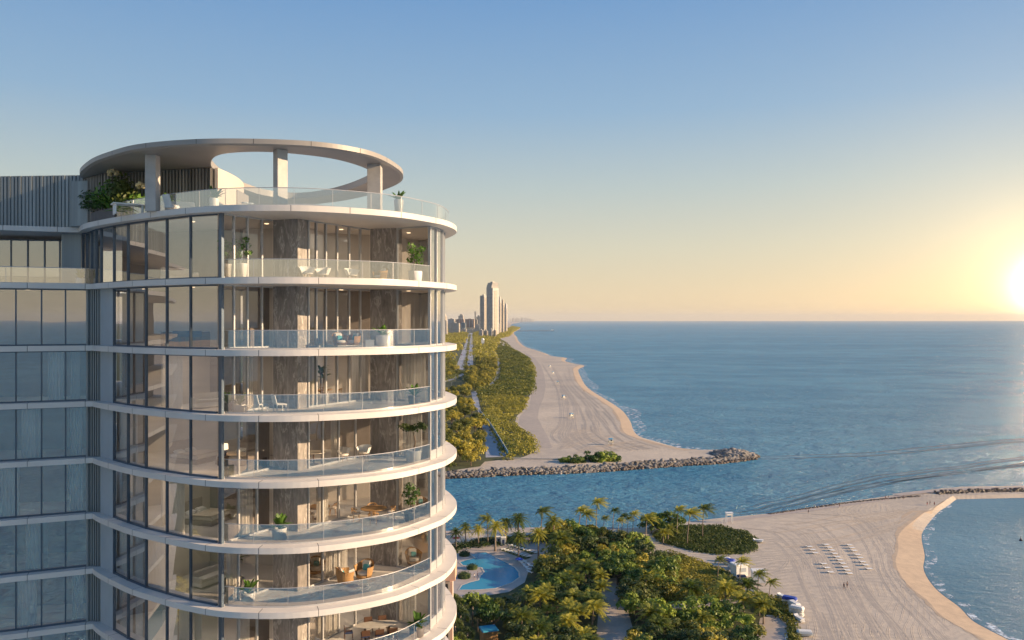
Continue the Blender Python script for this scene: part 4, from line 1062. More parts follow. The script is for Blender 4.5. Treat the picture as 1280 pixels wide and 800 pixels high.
# roof terrace lounge
def sofa(label, loc, rz, w=1.9):
    t = thing('outdoor_sofa', label, 'sofa', loc, rz); m = MB(); m.box((0, 0, .2), (w, .85, .26)); m.build('base', M['white'], t, bevel=.03); m = MB(); m.box((0, -.05, .40), (w-.1, .75, .16)); m.build('seat_cushion', M['offwhite'], t, bevel=.05)
    m = MB(); m.box((0, .36, .58), (w, .16, .5)); m.build('backrest', M['offwhite'], t, bevel=.05)
    for x in (-w/2+.08, w/2-.08): m = MB(); m.box((x, 0, .42), (.16, .85, .36)); m.build('armrest', M['offwhite'], t, bevel=.04)
sofa('white outdoor sofa on the roof terrace right of the left column', dp(221, 46.2, 0), .3)
sofa('white low sofa on the roof terrace at the foot of the pale curved wall', dp(287, 47.5, 0), -.2, 2.2)
t = thing('lounge_chair', 'white moulded armchair with a tall back on the roof terrace', 'chair', dp(214, 44.9, 0), 2.6); m = MB(); m.box((0, .25, .6), (.6, .1, .75), rx=-.3); m.build('backrest', M['white'], t, bevel=.04); m = MB(); m.box((0, -.05, .3), (.6, .6, .22)); m.build('seat', M['white'], t, bevel=.05)
for k, px in enumerate((306, 313)):
    t = thing('bar_stool', 'slim blue-grey stool on the roof terrace, %s of two' % ('left', 'right')[k], 'stool', dp(px, 46.5+.3*k, 0), 0, 'stools on the roof terrace')
    m = MB(); m.lathe([(.02, .72), (.19, .72), (.2, .75), (.18, .78), (.01, .78)], n=16); m.build('seat', M['grey_panel'], t)
    for a in (.8, 2.35, 3.9, 5.5): mm = MB(); mm.tube([(.12*math.cos(a), .12*math.sin(a), .72), (.2*math.cos(a), .2*math.sin(a), 0)], .014, 5); mm.build('leg', M['frame_light'], t)
t = thing('terrace_table', 'white flat table on the roof terrace left of the left column', 'table', dp(160, 46.2, 0), .6); m = MB(); m.box((0, 0, .60), (1.7, 1.0, .06)); m.build('table_top', M['white'], t, bevel=.01)
for x in (-.7, .7): m = MB(); m.box((x, 0, .285), (.08, .8, .57)); m.build('leg', M['white'], t)
# sofas and shelves behind the left facade
for lv, px, D, rz, lab in ((1, 225, 47.2, 1.0, 'blue-cushioned sofa behind the top left facade glass'), (3, 262, 46.2, .8, 'pale sofa behind the left facade glass of the third storey'), (6, 262, 46.8, 1.1, 'pale sofa indoors behind the left facade on the armchair storey')):
    sofa(lab, dp(px, D, lv), rz, 2.0)
t = thing('kitchen_island', 'long dark wood kitchen island behind the second storey facade glass', 'counter', dp(232, 46.9, 2), .55); m = MB(); m.box((0, 0, .45), (2.6, .8, .9)); m.build('cabinet', M['walnut'], t, bevel=.01); m = MB(); m.box((0, 0, .925), (2.7, .9, .05)); m.build('counter_top', M['marble_top'], t, bevel=.005)
for k in range(4):
    x, y, z = dp(220+k*9, 45.4+.1*k, 2); t = thing('counter_stool', 'navy stool at the kitchen island, number %s from the left' % ('one', 'two', 'three', 'four')[k], 'stool', (x, y, z), .5, 'stools at the kitchen island')
    m = MB(); m.box((0, 0, .66), (.4, .4, .07)); m.build('seat', M['navy'], t, bevel=.02); m = MB(); m.box((0, -.2, .82), (.4, .04, .28)); m.build('backrest', M['navy'], t, bevel=.01)
    for a in (-.16, .16):
        for b in (-.16, .16): mm = MB(); mm.box((a, b, .31), (.025, .025, .62)); mm.build('leg', M['black'], t)
# curtains
def curtain(label, a, b, z0, z1, folds, group='sheer white curtains'):
    m = MB(); n = folds*8; a = Vector(a); b = Vector(b); d = b-a; nr = Vector((-d.y, d.x)).normalized(); prev_ = None
    for i in range(n+1):
        t = i/n; p = a+d*t+nr*(.07*math.sin(t*folds*2*math.pi)+.02*math.sin(t*folds*5.1))
        if prev_ is not None: m.quad((prev_.x, prev_.y, z0), (p.x, p.y, z0), (p.x, p.y, z1), (prev_.x, prev_.y, z1))
        prev_ = p
    o = m.build('curtain', M['curtain'], smooth=True); tag(o, label, 'curtain', group); return o
ORD = {2: 'second', 3: 'third', 4: 'fourth', 5: 'fifth', 6: 'sixth', 7: 'seventh'}
def cur(line, pa, pb, lv, where, folds=5):
    z0 = H+LV[lv]+TH; e0 = Vector(line[0])*2-Vector(line[1]); e1 = Vector(line[-1])*2-Vector(line[-2]); line = [tuple(e0)]+list(line)+[tuple(e1)]
    a = ray_hit(line, pa); b = ray_hit(line, pb)
    if not (a and b): return
    curtain('white curtain %s, %s storey from top' % (where, ORD[lv]), a, b, z0+.02, H+LV[lv-1]-.02, folds)
wl2 = offset_poly(out_low, 1.0); 
for lv, pa, pb in ((3, 60, 80), (3, 88, 100), (4, 27, 52), (4, 88, 103), (5, 0, 24), (5, 86, 104), (6, 32, 52), (6, 54, 60), (7, 22, 46), (7, 90, 104)):
    cur(wl2, pa, pb, lv, 'in the wing window %s' % ('by the tower' if pa > 85 else ('farthest left' if pa < 30 else 'mid wing')))
for lv, pa, pb, fo in ((3, 211, 228, 4), (4, 161, 172, 3), (4, 146, 158, 3), (5, 163, 181, 5), (5, 212, 231, 5), (6, 144, 159, 4), (6, 162, 182, 5), (6, 185, 206, 5), (7, 212, 222, 3), (7, 224, 236, 3), (7, 243, 252, 3)):
    cur(wl2, pa, pb, lv, 'in curved facade %s' % ('near inner corner' if pa < 160 else ('left of centre' if pa < 184 else ('right of centre' if pa < 240 else 'by the corner post'))), fo)
d2i = offset_poly(D2, .35); d1i = offset_poly(D1, .35); d3i = offset_poly(D3, .3)
for lv, pa, pb, fo in ((3, 385, 397, 2), (4, 414, 424, 3), (5, 396, 410, 4), (6, 408, 421, 4), (7, 395, 404, 3), (7, 408, 421, 4), (3, 440, 460, 5), (6, 425, 434, 3)):
    cur(d2i, pa, pb, lv, 'between the marble piers, %s part' % ('right' if pa > 406 else 'left'), fo)
for lv, pa, pb, fo in ((3, 306, 316, 3), (5, 299, 316, 4), (6, 283, 299, 4), (7, 296, 312, 4)):
    cur(d1i, pa, pb, lv, 'behind the doors left of the left marble pier', fo)
for lv, pa, pb, fo in ((3, 502, 532, 7), (4, 503, 528, 6), (5, 504, 520, 4), (7, 503, 520, 4)):
    cur(d3i, pa, pb, lv, 'behind the glass right of the right marble pier', fo)
# ================================================================ VEGETATION
def leaf_quads(centers, normals, size, rng, aspect=.6):
    n = len(centers); u = np.cross(normals, rng.normal(size=(n, 3))); u /= np.linalg.norm(u, axis=1)[:, None]+1e-9
    w = np.cross(normals, u); s = (size*rng.uniform(.6, 1.35, n))[:, None]
    a = centers-u*s; b = centers-w*s*aspect; c = centers+u*s; d = centers+w*s*aspect
    v = np.stack([a, b, c, d], 1).reshape(-1, 3); q = np.arange(n*4).reshape(-1, 4); return v, q
def crown_points(rng, blobs, per):
    C_, N_ = [], []
    for (c, r) in blobs:
        d = rng.normal(size=(per, 3)); d /= np.linalg.norm(d, axis=1)[:, None]; d[:, 2] = np.where(d[:, 2] < -.35, -d[:, 2], d[:, 2])
        q = rng.uniform(.72, 1.05, (per, 1)); C_.append(np.array(c)+d*np.array(r)*q); nn = d+rng.normal(size=(per, 3))*.45+np.array([0, 0, .25]); N_.append(nn/np.linalg.norm(nn, axis=1)[:, None])
    return np.concatenate(C_), np.concatenate(N_)
def broadleaf(seed, h, r, mat, leaf=.38, nb=16, per=70, flat=.6, name='broadleaf_tree'):
    rng = np.random.RandomState(seed); t = thing(name, None, 'tree')
    zc = h-r*flat; blobs = []
    for k in range(nb):
        a = rng.uniform(0, 6.28); q = math.sqrt(rng.uniform(0, 1))*.84; z = zc+r*flat*(.8*math.sqrt(max(0, 1-q*q))*rng.uniform(-.35, 1)-.05)
        br = r*rng.uniform(.26, .42); blobs.append(((math.cos(a)*q*r, math.sin(a)*q*r, z), (br, br, br*.75)))
    c, n = crown_points(rng, blobs, per); v, q = leaf_quads(c, n, leaf, rng); np_mesh('crown', v, q, mat, t)
    m = MB(); m.tube([(0, 0, -.2), (.1, .05, h*.3), (.05, -.05, zc)], [r*.07, r*.05, r*.03], 7)
    for b in blobs[:6]: m.tube([(.08, 0, h*.3), tuple(.5*x for x in b[0][:2])+(h*.5,), b[0]], [r*.035, r*.025, r*.01], 5)
    m.build('trunk', M['bark'], t); return Proto(t)
def frond(m, base, a, ln, lift, droop, wid, wind, rng, nl=12):
    """one feather-shaped palm leaf: curved midrib with leaflets on both sides"""
    d = np.array([math.cos(a), math.sin(a), 0]); side = np.array([-math.sin(a), math.cos(a), 0]); P = []
    for i in range(nl+1):
        t = i/nl; p = np.array(base)+d*ln*t*math.cos(lift)+np.array([0, 0, ln*(math.sin(lift)*t-droop*t*t)])+np.array(wind)*ln*t*t; P.append(p)
    for i in range(nl):
        t = (i+.5)/nl; L_ = wid*(math.sin(math.pi*min(1, t*.88+.12))**.6); tg = P[i+1]-P[i]; tg = tg/(np.linalg.norm(tg)+1e-9)
        for s in (-1, 1):
            tip = P[i]+side*s*L_*.85+tg*L_*.55+np.array([0, 0, -L_*.35])+np.array(wind)*L_*.5+rng.normal(size=3)*.04
            m.quad(P[i], P[i+1]*.9+P[i]*.1, tip+tg*.05, tip-tg*.03)
def palm(seed, h, nf, ln, lean=(0, 0), wind=(0, 0, 0), droop=.55, wid=.55, tr=.16, mat=None, name='palm_tree', lift=(.1, 1.1), skirt=0):
    rng = np.random.RandomState(seed); t = thing(name, None, 'palm'); top = (lean[0], lean[1], h)
    m = MB(); m.tube([(0, 0, -.2), (lean[0]*.1, lean[1]*.1, h*.3), (lean[0]*.45, lean[1]*.45, h*.68), top], [tr*1.5, tr*1.05, tr*.9, tr*.85], 8); m.build('trunk', M['palm_bark'], t, smooth=True)
    m = MB()
    for k in range(nf):
        a = k*2.4+rng.uniform(-.2, .2); li = lift[0]+(lift[1]-lift[0])*(k/nf)+rng.uniform(-.1, .1)
        frond(m, top, a, ln*rng.uniform(.85, 1.1), li, droop*rng.uniform(.8, 1.25), wid, wind, rng)
    for k in range(skirt): frond(m, top, k*2.4+1, ln*.7, -.5, .5, wid, wind, rng)
    m.build('crown', mat or M['palm_leaf'], t); return Proto(t)
def sabal(seed, h, r):
    """fan palm: a ball of stiff folded fans on a trunk"""
    rng = np.random.RandomState(seed); t = thing('fan_palm', None, 'palm'); m = MB(); m.tube([(0, 0, -.2), (.05, 0, h-r*.6)], [.2, .17], 8); m.build('trunk', M['palm_bark'], t, smooth=True)
    m = MB(); c = np.array([0, 0, h-r*.6])
    for k in range(46):
        d = rng.normal(size=3); d /= np.linalg.norm(d)
        if d[2] < -.55: d[2] *= -1
        u = np.cross(d, rng.normal(size=3)); u /= np.linalg.norm(u); w = np.cross(d, u)
        b = c+d*r*.5; sp = r*.5
        for j in range(7):
            a = -1.25+j*2.5/6; e = d*math.cos(a)*.7+u*math.sin(a); tip = b+e*sp*1.15+np.array([0, 0, -.12*r]); e2 = d*math.cos(a+.2)*.7+u*math.sin(a+.2)
            m.quad(b, b+(e*.6)*sp+w*.05, tip, b+(e2*.6)*sp-w*.05)
    m.build('crown', M['leaf_dark'], t); return Proto(t)
def shrub(seed, r, h, mat, name='round_shrub', leaf=.14, per=60):
    rng = np.random.RandomState(seed); blobs = [((0, 0, h*.45), (r*.8, r*.8, h*.5))]+[((math.cos(k)*r*.4, math.sin(k)*r*.4, h*.5), (r*.55, r*.55, h*.45)) for k in np.arange(0, 6.2, 1.05)]
    c, n = crown_points(rng, blobs, per); v, q = leaf_quads(c, n, leaf, rng); t = thing(name, None, 'shrub'); np_mesh('foliage', v, q, mat, t)
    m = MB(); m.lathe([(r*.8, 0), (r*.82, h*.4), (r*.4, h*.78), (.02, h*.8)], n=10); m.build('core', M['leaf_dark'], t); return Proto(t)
def scatter(poly, n, rng, mind):
    xs = [p[0] for p in poly]; ys = [p[1] for p in poly]; out = []; tries = 0; cell = {}
    while len(out) < n and tries < n*60:
        tries += 1; x = rng.uniform(min(xs), max(xs)); y = rng.uniform(min(ys), max(ys))
        if not in_poly(x, y, poly): continue
        k = (int(x//mind), int(y//mind)); ok = True
        for dx in (-1, 0, 1):
            for dy in (-1, 0, 1):
                for q in cell.get((k[0]+dx, k[1]+dy), ()):
                    if (q[0]-x)**2+(q[1]-y)**2 < mind*mind: ok = False
        if ok: out.append((x, y)); cell.setdefault(k, []).append((x, y))
    return out
rg = np.random.RandomState(5)
# --- scattered scrub masses (ground cover nobody could count)
def cover(name, label, pts, rad, hgt, leaf, per, mat, seed, group=None):
    rng = np.random.RandomState(seed); C_, N_ = [], []
    for (x, y) in pts:
        s = rng.uniform(.7, 1.35); r = rad*s; hh = hgt*s
        d = rng.normal(size=(per, 3)); d /= np.linalg.norm(d, axis=1)[:, None]; d[:, 2] = np.abs(d[:, 2])
        C_.append(np.array([x, y, E])+d*np.array([r, r*1.1, hh])*rng.uniform(.85, 1.08, (per, 1))); nn = d+rng.normal(size=(per, 3))*.4; N_.append(nn/np.linalg.norm(nn, axis=1)[:, None])
    v, q = leaf_quads(np.concatenate(C_), np.concatenate(N_), leaf, rng); o = np_mesh(name, v, q, mat); tag(o, label, 'scrub', group, 'stuff'); return o
dune = GP([(634, 575), (655, 571), (668, 565), (671, 557), (664, 545), (648, 536), (643, 527), (646, 520), (655, 512), (658, 500), (664, 492), (666, 480), (667, 468), (664, 457), (660, 448), (648, 441), (632, 433), (622, 436), (622, 440), (626, 450), (627, 462), (625, 475), (614, 486), (598, 490), (603, 505), (607, 520), (620, 548)], E)
cuts = GP([(640, 497), (668, 492), (668, 495), (640, 498)], E)
pts = [p for p in scatter(dune, 2200, rg, 3.4) if not (in_poly(p[0], p[1], cuts))]
pts = [p for p in pts if not (abs(p[1]-G(0, 491, E)[1]) < 5 and p[0] > G(648, 491, E)[0]) and not (abs(p[1]-G(0, 520.5, E)[1]) < 3 and p[0] > G(640, 520.5, E)[0])]
near = [p for p in pts if p[1] < 800]; far_ = [p for p in pts if p[1] >= 800]
cover('dune_scrub', 'dense sea grape scrub on the dune between the blue-railed road and the far beach', near, 3.1, 2.6, .55, 70, M['scrub'], 1)
wood_w = GP([(552, 482), (566, 476), (575, 466), (567, 462), (574, 446), (582, 425), (586, 417), (560, 412), (500, 412), (480, 482)], E)
wood_e = GP([(592, 466), (593.5, 450), (592, 417), (600, 414), (622, 414), (634, 412), (640, 408), (650, 410), (640, 416), (636, 421), (624, 424), (622, 430), (618, 440), (620, 450), (620, 460), (616, 474), (606, 484), (596, 482), (597, 470)], E)
median = GP([(580, 461), (583, 461), (584, 446), (586, 430), (588, 418), (587.4, 418), (585, 430), (583, 446)], E)
far2 = scatter(GP([(600, 440), (622, 432), (650, 442), (640, 436), (632, 428), (624, 424), (600, 424)], E), 200, rg, 9)
cover('dune_scrub', 'low scrub at the far end of the dune where the beach narrows', far_+far2, 5.0, 3.6, 1.0, 40, M['scrub'], 2)
# woodland: near part as single trees, the far part one mass
big = [broadleaf(k, 9.5+k, 6.2, M['leaf_olive'], .46, 20, 95, .8, 'spreading_tree') for k in range(3)]
near_w = GP([(535, 486), (553, 479), (568, 474), (577, 467), (566, 462), (571, 452), (520, 452), (500, 486)], E)
near_e = GP([(597.5, 469), (596.5, 451), (618, 451), (619.5, 460), (617, 473), (608, 483), (597, 488), (583, 478), (584, 465), (592, 464)], E)
low_w = GP([(540, 590), (540, 508), (570, 508), (594, 500), (598, 517), (602, 535), (605, 556), (604, 575), (598, 588)], E)
top_w = GP([(540, 498), (540, 494), (570, 493), (584, 488), (586, 490), (584, 498)], E)
ww = scatter(wood_w, 900, rg, 13); we = scatter(wood_e, 1200, rg, 12)
ww = [q for q in ww if q[1] > 1500]+scatter(near_w, 60, rg, 13); we = [q for q in we if q[1] > 1500]+scatter(near_e, 100, rg, 13)
D0 = 1500
cover('woodland', 'distant woodland belt on both sides of the twin carriageways', [p for p in ww+we if p[1] > D0 and p[0] > -1500], 9, 9, 1.7, 70, M['scrub'], 3)
for p in [q for q in ww+we if q[1] <= D0 and q[0] > -.16*q[1]]:
    w_ = p[0] < G(582, 440, E)[0]/G(582, 440, E)[1]*p[1]
    big[int(rg.randint(3))].place((p[0], p[1], E), rg.uniform(0, 6), rg.uniform(.6, 1.0), 'rounded olive-green tree in the wood %s the twin carriageways' % ('left of' if w_ else 'right of'), 'trees in the wood %s the carriageways' % ('left of' if w_ else 'right of'))
cover('woodland', 'understorey of bushes between the trees beside the twin carriageways', scatter(near_w, 400, rg, 6)+scatter(near_e, 400, rg, 6), 5, 5.5, .8, 60, M['scrub'], 13)
cover('median_planting', 'low green planting in the strip between the two carriageways', scatter(median, 120, rg, 7), 4, 3, 1.0, 30, M['scrub'], 4)
for k, (px, py, s, lab) in enumerate([(566, 579, 1.75, 'largest yellow-green spreading tree beside the tower above the rocks'), (590, 577, 1.45, 'large spreading tree whose crown touches the blue-railed road'), (556, 560, 1.3, 'yellow-green tree partly hidden by the tower balcony'),
      (578, 556, 1.1, 'mid-sized tree behind the largest spreading tree'), (598, 553, .85, 'small tree against the left edge of the railed road'), (564, 534, 1.2, 'dark crowned tree beside the car park on the far shore'), (588, 536, 1.05, 'olive tree left of the railed road near its top end'),
      (578, 512, 1.25, 'round bright crown just below the access road with parked cars'), (590, 520, .9, 'small round tree right of the bright crown by the railed road'), (556, 512, 1.0, 'tree at the tower edge beside the parked cars'), (566, 500, .8, 'small tree behind the parked blue car'), (548, 578, 1.5, 'tree at the waterside mostly behind the tower')]):
    big[k % 3].place((*G(px, py, E), E), k*1.1, s*.86, lab, 'trees along the railed road')
hedge = broadleaf(33, 4.2, 5.0, M['leaf'], .4, 14, 80, .75, 'sea_grape_bush')
for k, (px, py, s) in enumerate([(711, 577.5, .9), (722, 578, 1.1), (738, 576, 1.45), (753, 576.5, 1.45), (768, 576, 1.0), (703, 577.5, .55)]):
    hedge.place((*G(px, py, E), E-.3), k, (s*1.05, s*1.0, s), ['small rounded sea grape bush second from left behind the rocks', 'rounded sea grape bush third from left behind the rocks', 'tall sea grape bush in the middle of the clump behind the rocks', 'wide sea grape bush right of the middle behind the rocks', 'low sea grape bush at the right end behind the rocks', 'smallest sea grape bush at the left end behind the rocks'][k], 'bushes behind the rock jetty', 'bush')
# --- south shore: tall wind-blown palms
WIND = (.34, -.05, -.02)
tallp = [palm(50+k, 10, 30, 4.0, (.5+.3*k, .2), WIND, .45, .85, lift=(.0, 1.15)) for k in range(3)]
datep = [palm(60+k, 8.5, 46, 4.6, (.1, 0), (.05, 0, 0), .55, .6, .28, name='date_palm', lift=(-.3, 1.3), skirt=6) for k in range(2)]
bushyp = [palm(70+k, 4.4, 32, 4.1, (.2, .1), (.08, 0, 0), .50, .8, .17, name='coconut_palm', lift=(.1, 1.25)) for k in range(3)]
for p in scatter(low_w, 46, rg, 9)+scatter(top_w, 18, rg, 9):
    big[int(rg.randint(3))].place((p[0], p[1], E), rg.uniform(0, 6), rg.uniform(.62, .95), 'olive-green tree in the park left of the blue-railed road', 'park trees left of the railed road')
def place_palm(pr, cx, cy, by, hnat, label, group, bx=None, rz=0):
    x, y = G(cx, by, E); h = (by-cy)*y/1000; return pr.place((x, y, E), rz, h/hnat*.98, label, group)
tl = [(745, 627, 662), (766, 638, 662), (723, 638, 672), (732, 642, 676), (754, 647, 668), (777, 645, 668), (791, 642, 667), (784, 648, 668), (772, 650, 672), (807, 647, 683), (846, 637, 669), (859, 641, 681), (878, 635, 672), (897, 699, 727), (924, 702, 736), (947, 717, 751), (961, 727, 757)]
tn = ['tallest palm of the inlet row, leaning above all others', 'palm second right of the tallest at the inlet edge', 'tall palm at the left end of the inlet row over the grove', 'wind-blown palm touching the left-end palm of the inlet row', 'low palm in front of the tallest inlet palm',
      'palm at the middle of the cluster right of the tallest', 'tall palm at the right end of the inlet cluster', 'palm just left of the right end of the inlet cluster', 'shortest palm of the inlet cluster', 'single palm standing on the sandy path bend',
      'left palm of the trio on the round dune patch', 'middle palm of the trio in front of the round dune patch', 'right palm of the trio leaning over the dune patch', 'slim palm just left of the blue and white beach kiosk', 'leaning palm in front of the white beach kiosk', 'palm right of the white beach kiosk', 'rightmost palm standing alone at the sand edge']
for k, (cx, cy, by) in enumerate(tl): place_palm(tallp[k % 3], cx, cy, by, 10, tn[k], 'wind-blown palms near the beach', rz=(-.2, .15, .3, 0)[k % 4])
dn = [(619, 657, 689, 'date palm in the ring at the back edge of the pool'), (648, 670, 701, 'date palm in the middle of the pool lounger lawn'), (673, 666, 699, 'date palm at the right of the pool lounger lawn'), (570, 664, 686, 'date palm at the tower edge left of the pool'), (610, 652, 681, 'tall dark palm behind the pool left of centre'),
      (648, 647, 680, 'tall date palm behind the pool changing hut'), (676, 644, 676, 'leaning dark palm behind the pool right side'), (692, 650, 680, 'dark palm at the grove edge right of the pool'), (557, 652, 678, 'palm mostly hidden behind the tower balcony'), (582, 658, 681, 'small palm behind the round hedges of the pool'), (598, 660, 682, 'bushy palm behind the back edge of the pool'), (632, 652, 680, 'yellow-green date palm behind the back edge of the pool')]
for k, (cx, cy, by, lab) in enumerate(dn): place_palm(datep[k % 2] if k not in (4, 6, 8) else tallp[k % 3], cx, cy, by, 8.5, lab, 'palms round the pool', rz=k)
# --- the grounds west of the tower, seen mirrored in its facade
sheet('undergrowth', [(-45, 30), (-60, 70), (-220, 120), (-400, 40), (-300, -260), (-190, -110), (-120, -30)], E+.02, M['ground_green'])
for k, p in enumerate(scatter([(-50, 36), (-70, 75), (-200, 100), (-250, -60), (-180, -80), (-110, -10)], 22, rg, 20)):
    big[k % 3].place((p[0], p[1], E), rg.uniform(0, 6), rg.uniform(.7, 1.1), 'tree in the grounds west of the tower, mirrored in its facade', 'trees west of the tower')
# --- the grove
lowt = [broadleaf(80+k, 5.6+.5*k, 4.0, M['leaf'], .34, 16, 75, .75, 'broadleaf_tree') for k in range(3)]
oliv = [broadleaf(90+k, 6.0, 4.3, M['leaf_olive'], .36, 18, 75, .75, 'broadleaf_tree') for k in range(2)]
ZG = 5.0
darkt = [broadleaf(110+k, 5.0+1.5*k, 3.6, M['leaf_dark'], .30, 14, 90, .85, 'dark_leaved_tree') for k in range(2)]
DECK = [(545, 680), (668, 685), (678, 705), (672, 728), (652, 744), (625, 748), (545, 749)]
HX, HY = G(611, 802, E); CLEAR = [(HX, HY, 4.2), (HX-.3, HY-4, 4.0), (HX-.2, HY-8, 4)]
def canopy(poly_px, n, mind, seed, mix, region, z=ZG):
    rng = np.random.RandomState(seed)
    for (x, y) in scatter(GP(poly_px, z), n, rng, mind):
        if any((x-hx)**2+(y-hy)**2 < hr*hr for hx, hy, hr in CLEAR): continue
        cpx, cpy = 640+1000*x/y, 400+1000*(H-E-4.5)/y
        if in_poly(cpx, cpy, DECK): continue
        kind = mix[int(rng.randint(len(mix)))]; rz = rng.uniform(0, 6.28); s = rng.uniform(.7, 1.25)
        if kind == 'p': bushyp[int(rng.randint(3))].place((x, y, E), rz, s, 'feathery coconut palm %s' % region, 'coconut palms %s' % region)
        elif kind == 'b': lowt[int(rng.randint(3))].place((x, y, E), rz, s, 'dense green broadleaf tree %s' % region, 'broadleaf trees %s' % region)
        elif kind == 'd': darkt[int(rng.randint(2))].place((x, y, E), rz, s, 'dark glossy-leaved tree %s' % region, 'dark trees %s' % region)
        elif kind == 'o': oliv[int(rng.randint(2))].place((x, y, E), rz, s, 'yellow-green spreading tree %s' % region, 'spreading trees %s' % region)
        elif kind == 's': fan[int(rng.randint(2))].place((x, y, E), rz, s, 'round-headed fan palm %s' % region, 'fan palms %s' % region)
fan = [sabal(95+k, 5.4+.6*k, 2.5) for k in range(2)]
canopy([(690, 655), (724, 660), (760, 664), (800, 672), (822, 688), (836, 700), (838, 716), (822, 728), (790, 722), (760, 712), (700, 708), (672, 712), (690, 690), (690, 670)], 90, 4.6, 1, 'bbbood', 'in the grove between the pool and the inlet')
canopy([(662, 716), (700, 706), (755, 712), (752, 745), (746, 770), (744, 820), (650, 820), (636, 775), (640, 742)], 90, 4.4, 2, 'pppppbd', 'in the palm grove left of the wide sandy path')
canopy([(776, 722), (835, 714), (832, 735), (812, 752), (815, 758), (798, 762), (786, 748)], 40, 4.4, 3, 'bpood', 'right of the wide sandy path')
canopy([(800, 770), (850, 765), (905, 762), (935, 768), (948, 790), (945, 850), (805, 850), (798, 790)], 90, 4.2, 4, 'bbpdo', 'in the lower grove left of the paved plaza')
canopy([(566, 752), (600, 745), (634, 745), (640, 780), (640, 850), (566, 850)], 110, 3.7, 5, 'sssb', 'between the pool and the turquoise-roofed hut')
canopy([(900, 735), (930, 738), (950, 752), (955, 768), (935, 768), (905, 752)], 14, 4.6, 6, 'p', 'by the piled loungers at the beach edge', 4)
canopy([(640, 735), (662, 714), (672, 712), (664, 730), (650, 745)], 8, 4.5, 7, 'p', 'at the lower right rim of the pool')
canopy([(812, 652), (840, 651), (848, 655), (835, 659), (812, 658)], 12, 4.0, 8, 'b', 'behind the round dune patch', 4)
for k, (px, py, by) in enumerate([(862, 733, 760), (870, 740, 760), (810, 720, 745), (700, 672, 700), (835, 660, 676), (829, 665, 680)]):
    place_palm(bushyp[k % 3], px, py, by, 4.6, ['left palm of the pair in front of the narrow sand track', 'right palm of the pair in front of the narrow sand track', 'palm in the low scrub right of the wide path', 'dark palm at the left rim of the grove', 'low palm left of the round dune patch', 'lowest palm at the sandy path bend'][k], 'single coconut palms')
isl = [(817, 668), (830, 662), (860, 658), (900, 659), (930, 665), (944, 675), (944, 687), (930, 692), (900, 693), (870, 689), (845, 683), (825, 677)]
sheet('undergrowth', GP(isl, E), E+.03, M['ground_green'])
cover('dune_scrub', 'oval patch of low dune scrub in the sand under the three palms', scatter(GP(isl, E), 420, rg, 1.35), 1.4, .9, .30, 60, M['scrub'], 6)
v2 = [(836, 690), (870, 700), (905, 713), (922, 728), (932, 744), (925, 748), (905, 749), (850, 753), (815, 755), (800, 750), (830, 732), (842, 712)]
cover('dune_scrub', 'wide patch of grassy dune scrub left of the white beach kiosk', scatter(GP(v2, E), 900, rg, 1.3), 1.2, .75, .28, 50, M['scrub'], 7)
v3 = [(940, 752), (958, 745), (974, 750), (990, 768), (997, 792), (1006, 830), (992, 830), (986, 785), (978, 772), (955, 768)]
cover('dune_scrub', 'curved band of dune scrub between the paved plaza and the piled loungers', scatter(GP(v3, E), 330, rg, 1.3), 1.2, 1.1, .30, 55, M['scrub'], 8)
v4 = [(553, 690), (565, 683), (600, 676), (690, 670), (690, 678), (640, 680), (585, 686), (553, 693)]
cover('hedge_planting', 'low hedge planting along the back of the pool deck', scatter(GP(v4, E), 160, rg, 1.6), 1.2, 1.2, .3, 50, M['leaf_dark'], 9)
rb = [shrub(120+k, 2.2, 1.7, M['leaf_dark']) for k in range(1)]
for px, py, s, lab in ((580.5, 694.5, 1.0, 'round clipped hedge at the back corner of the pool'), (590, 711, .95, 'round clipped hedge on the pool peninsula'), (580, 722, 1.1, 'clipped hedge beside the seating at the front of the pool'), (569, 691, .6, 'small clipped hedge by the tower edge at the pool'), (606, 681, .8, 'clipped hedge behind the date palm ring')):
    rb[0].place((*G(px, py, E), E), 0, s, lab, 'clipped hedges round the pool')
# ================================================================ ROCKS, BEACH THINGS, PEOPLE
def rock_bm(seed, s):
    rr = random.Random(seed); bm = bmesh.new(); bmesh.ops.create_icosphere(bm, subdivisions=1, radius=1)
    for v_ in bm.verts: v_.co *= rr.uniform(.72, 1.15); v_.co.x *= 1.25; v_.co.z *= .78
    me = bpy.data.meshes.new('boulder'); bm.to_mesh(me); bm.free(); return me
RM = [rock_bm(k, 1) for k in range(7)]
for me in RM[:5]: me.materials.append(M['rock'])
for me in RM[5:]: me.materials.append(M['rock_wet'])
def boulder(x, y, z, s, lab, grp, wet=False):
    me = RM[5+random.randrange(2)] if wet else RM[random.randrange(5)]
    o = bpy.data.objects.new('boulder', me); C.objects.link(o); o.location = (x, y, z); o.scale = (s*random.uniform(.8, 1.3), s*random.uniform(.8, 1.2), s*random.uniform(.7, 1.1))
    o.rotation_euler = (random.uniform(-.6, .6), random.uniform(-.6, .6), random.uniform(0, 6.3)); tag(o, lab, 'boulder', grp)
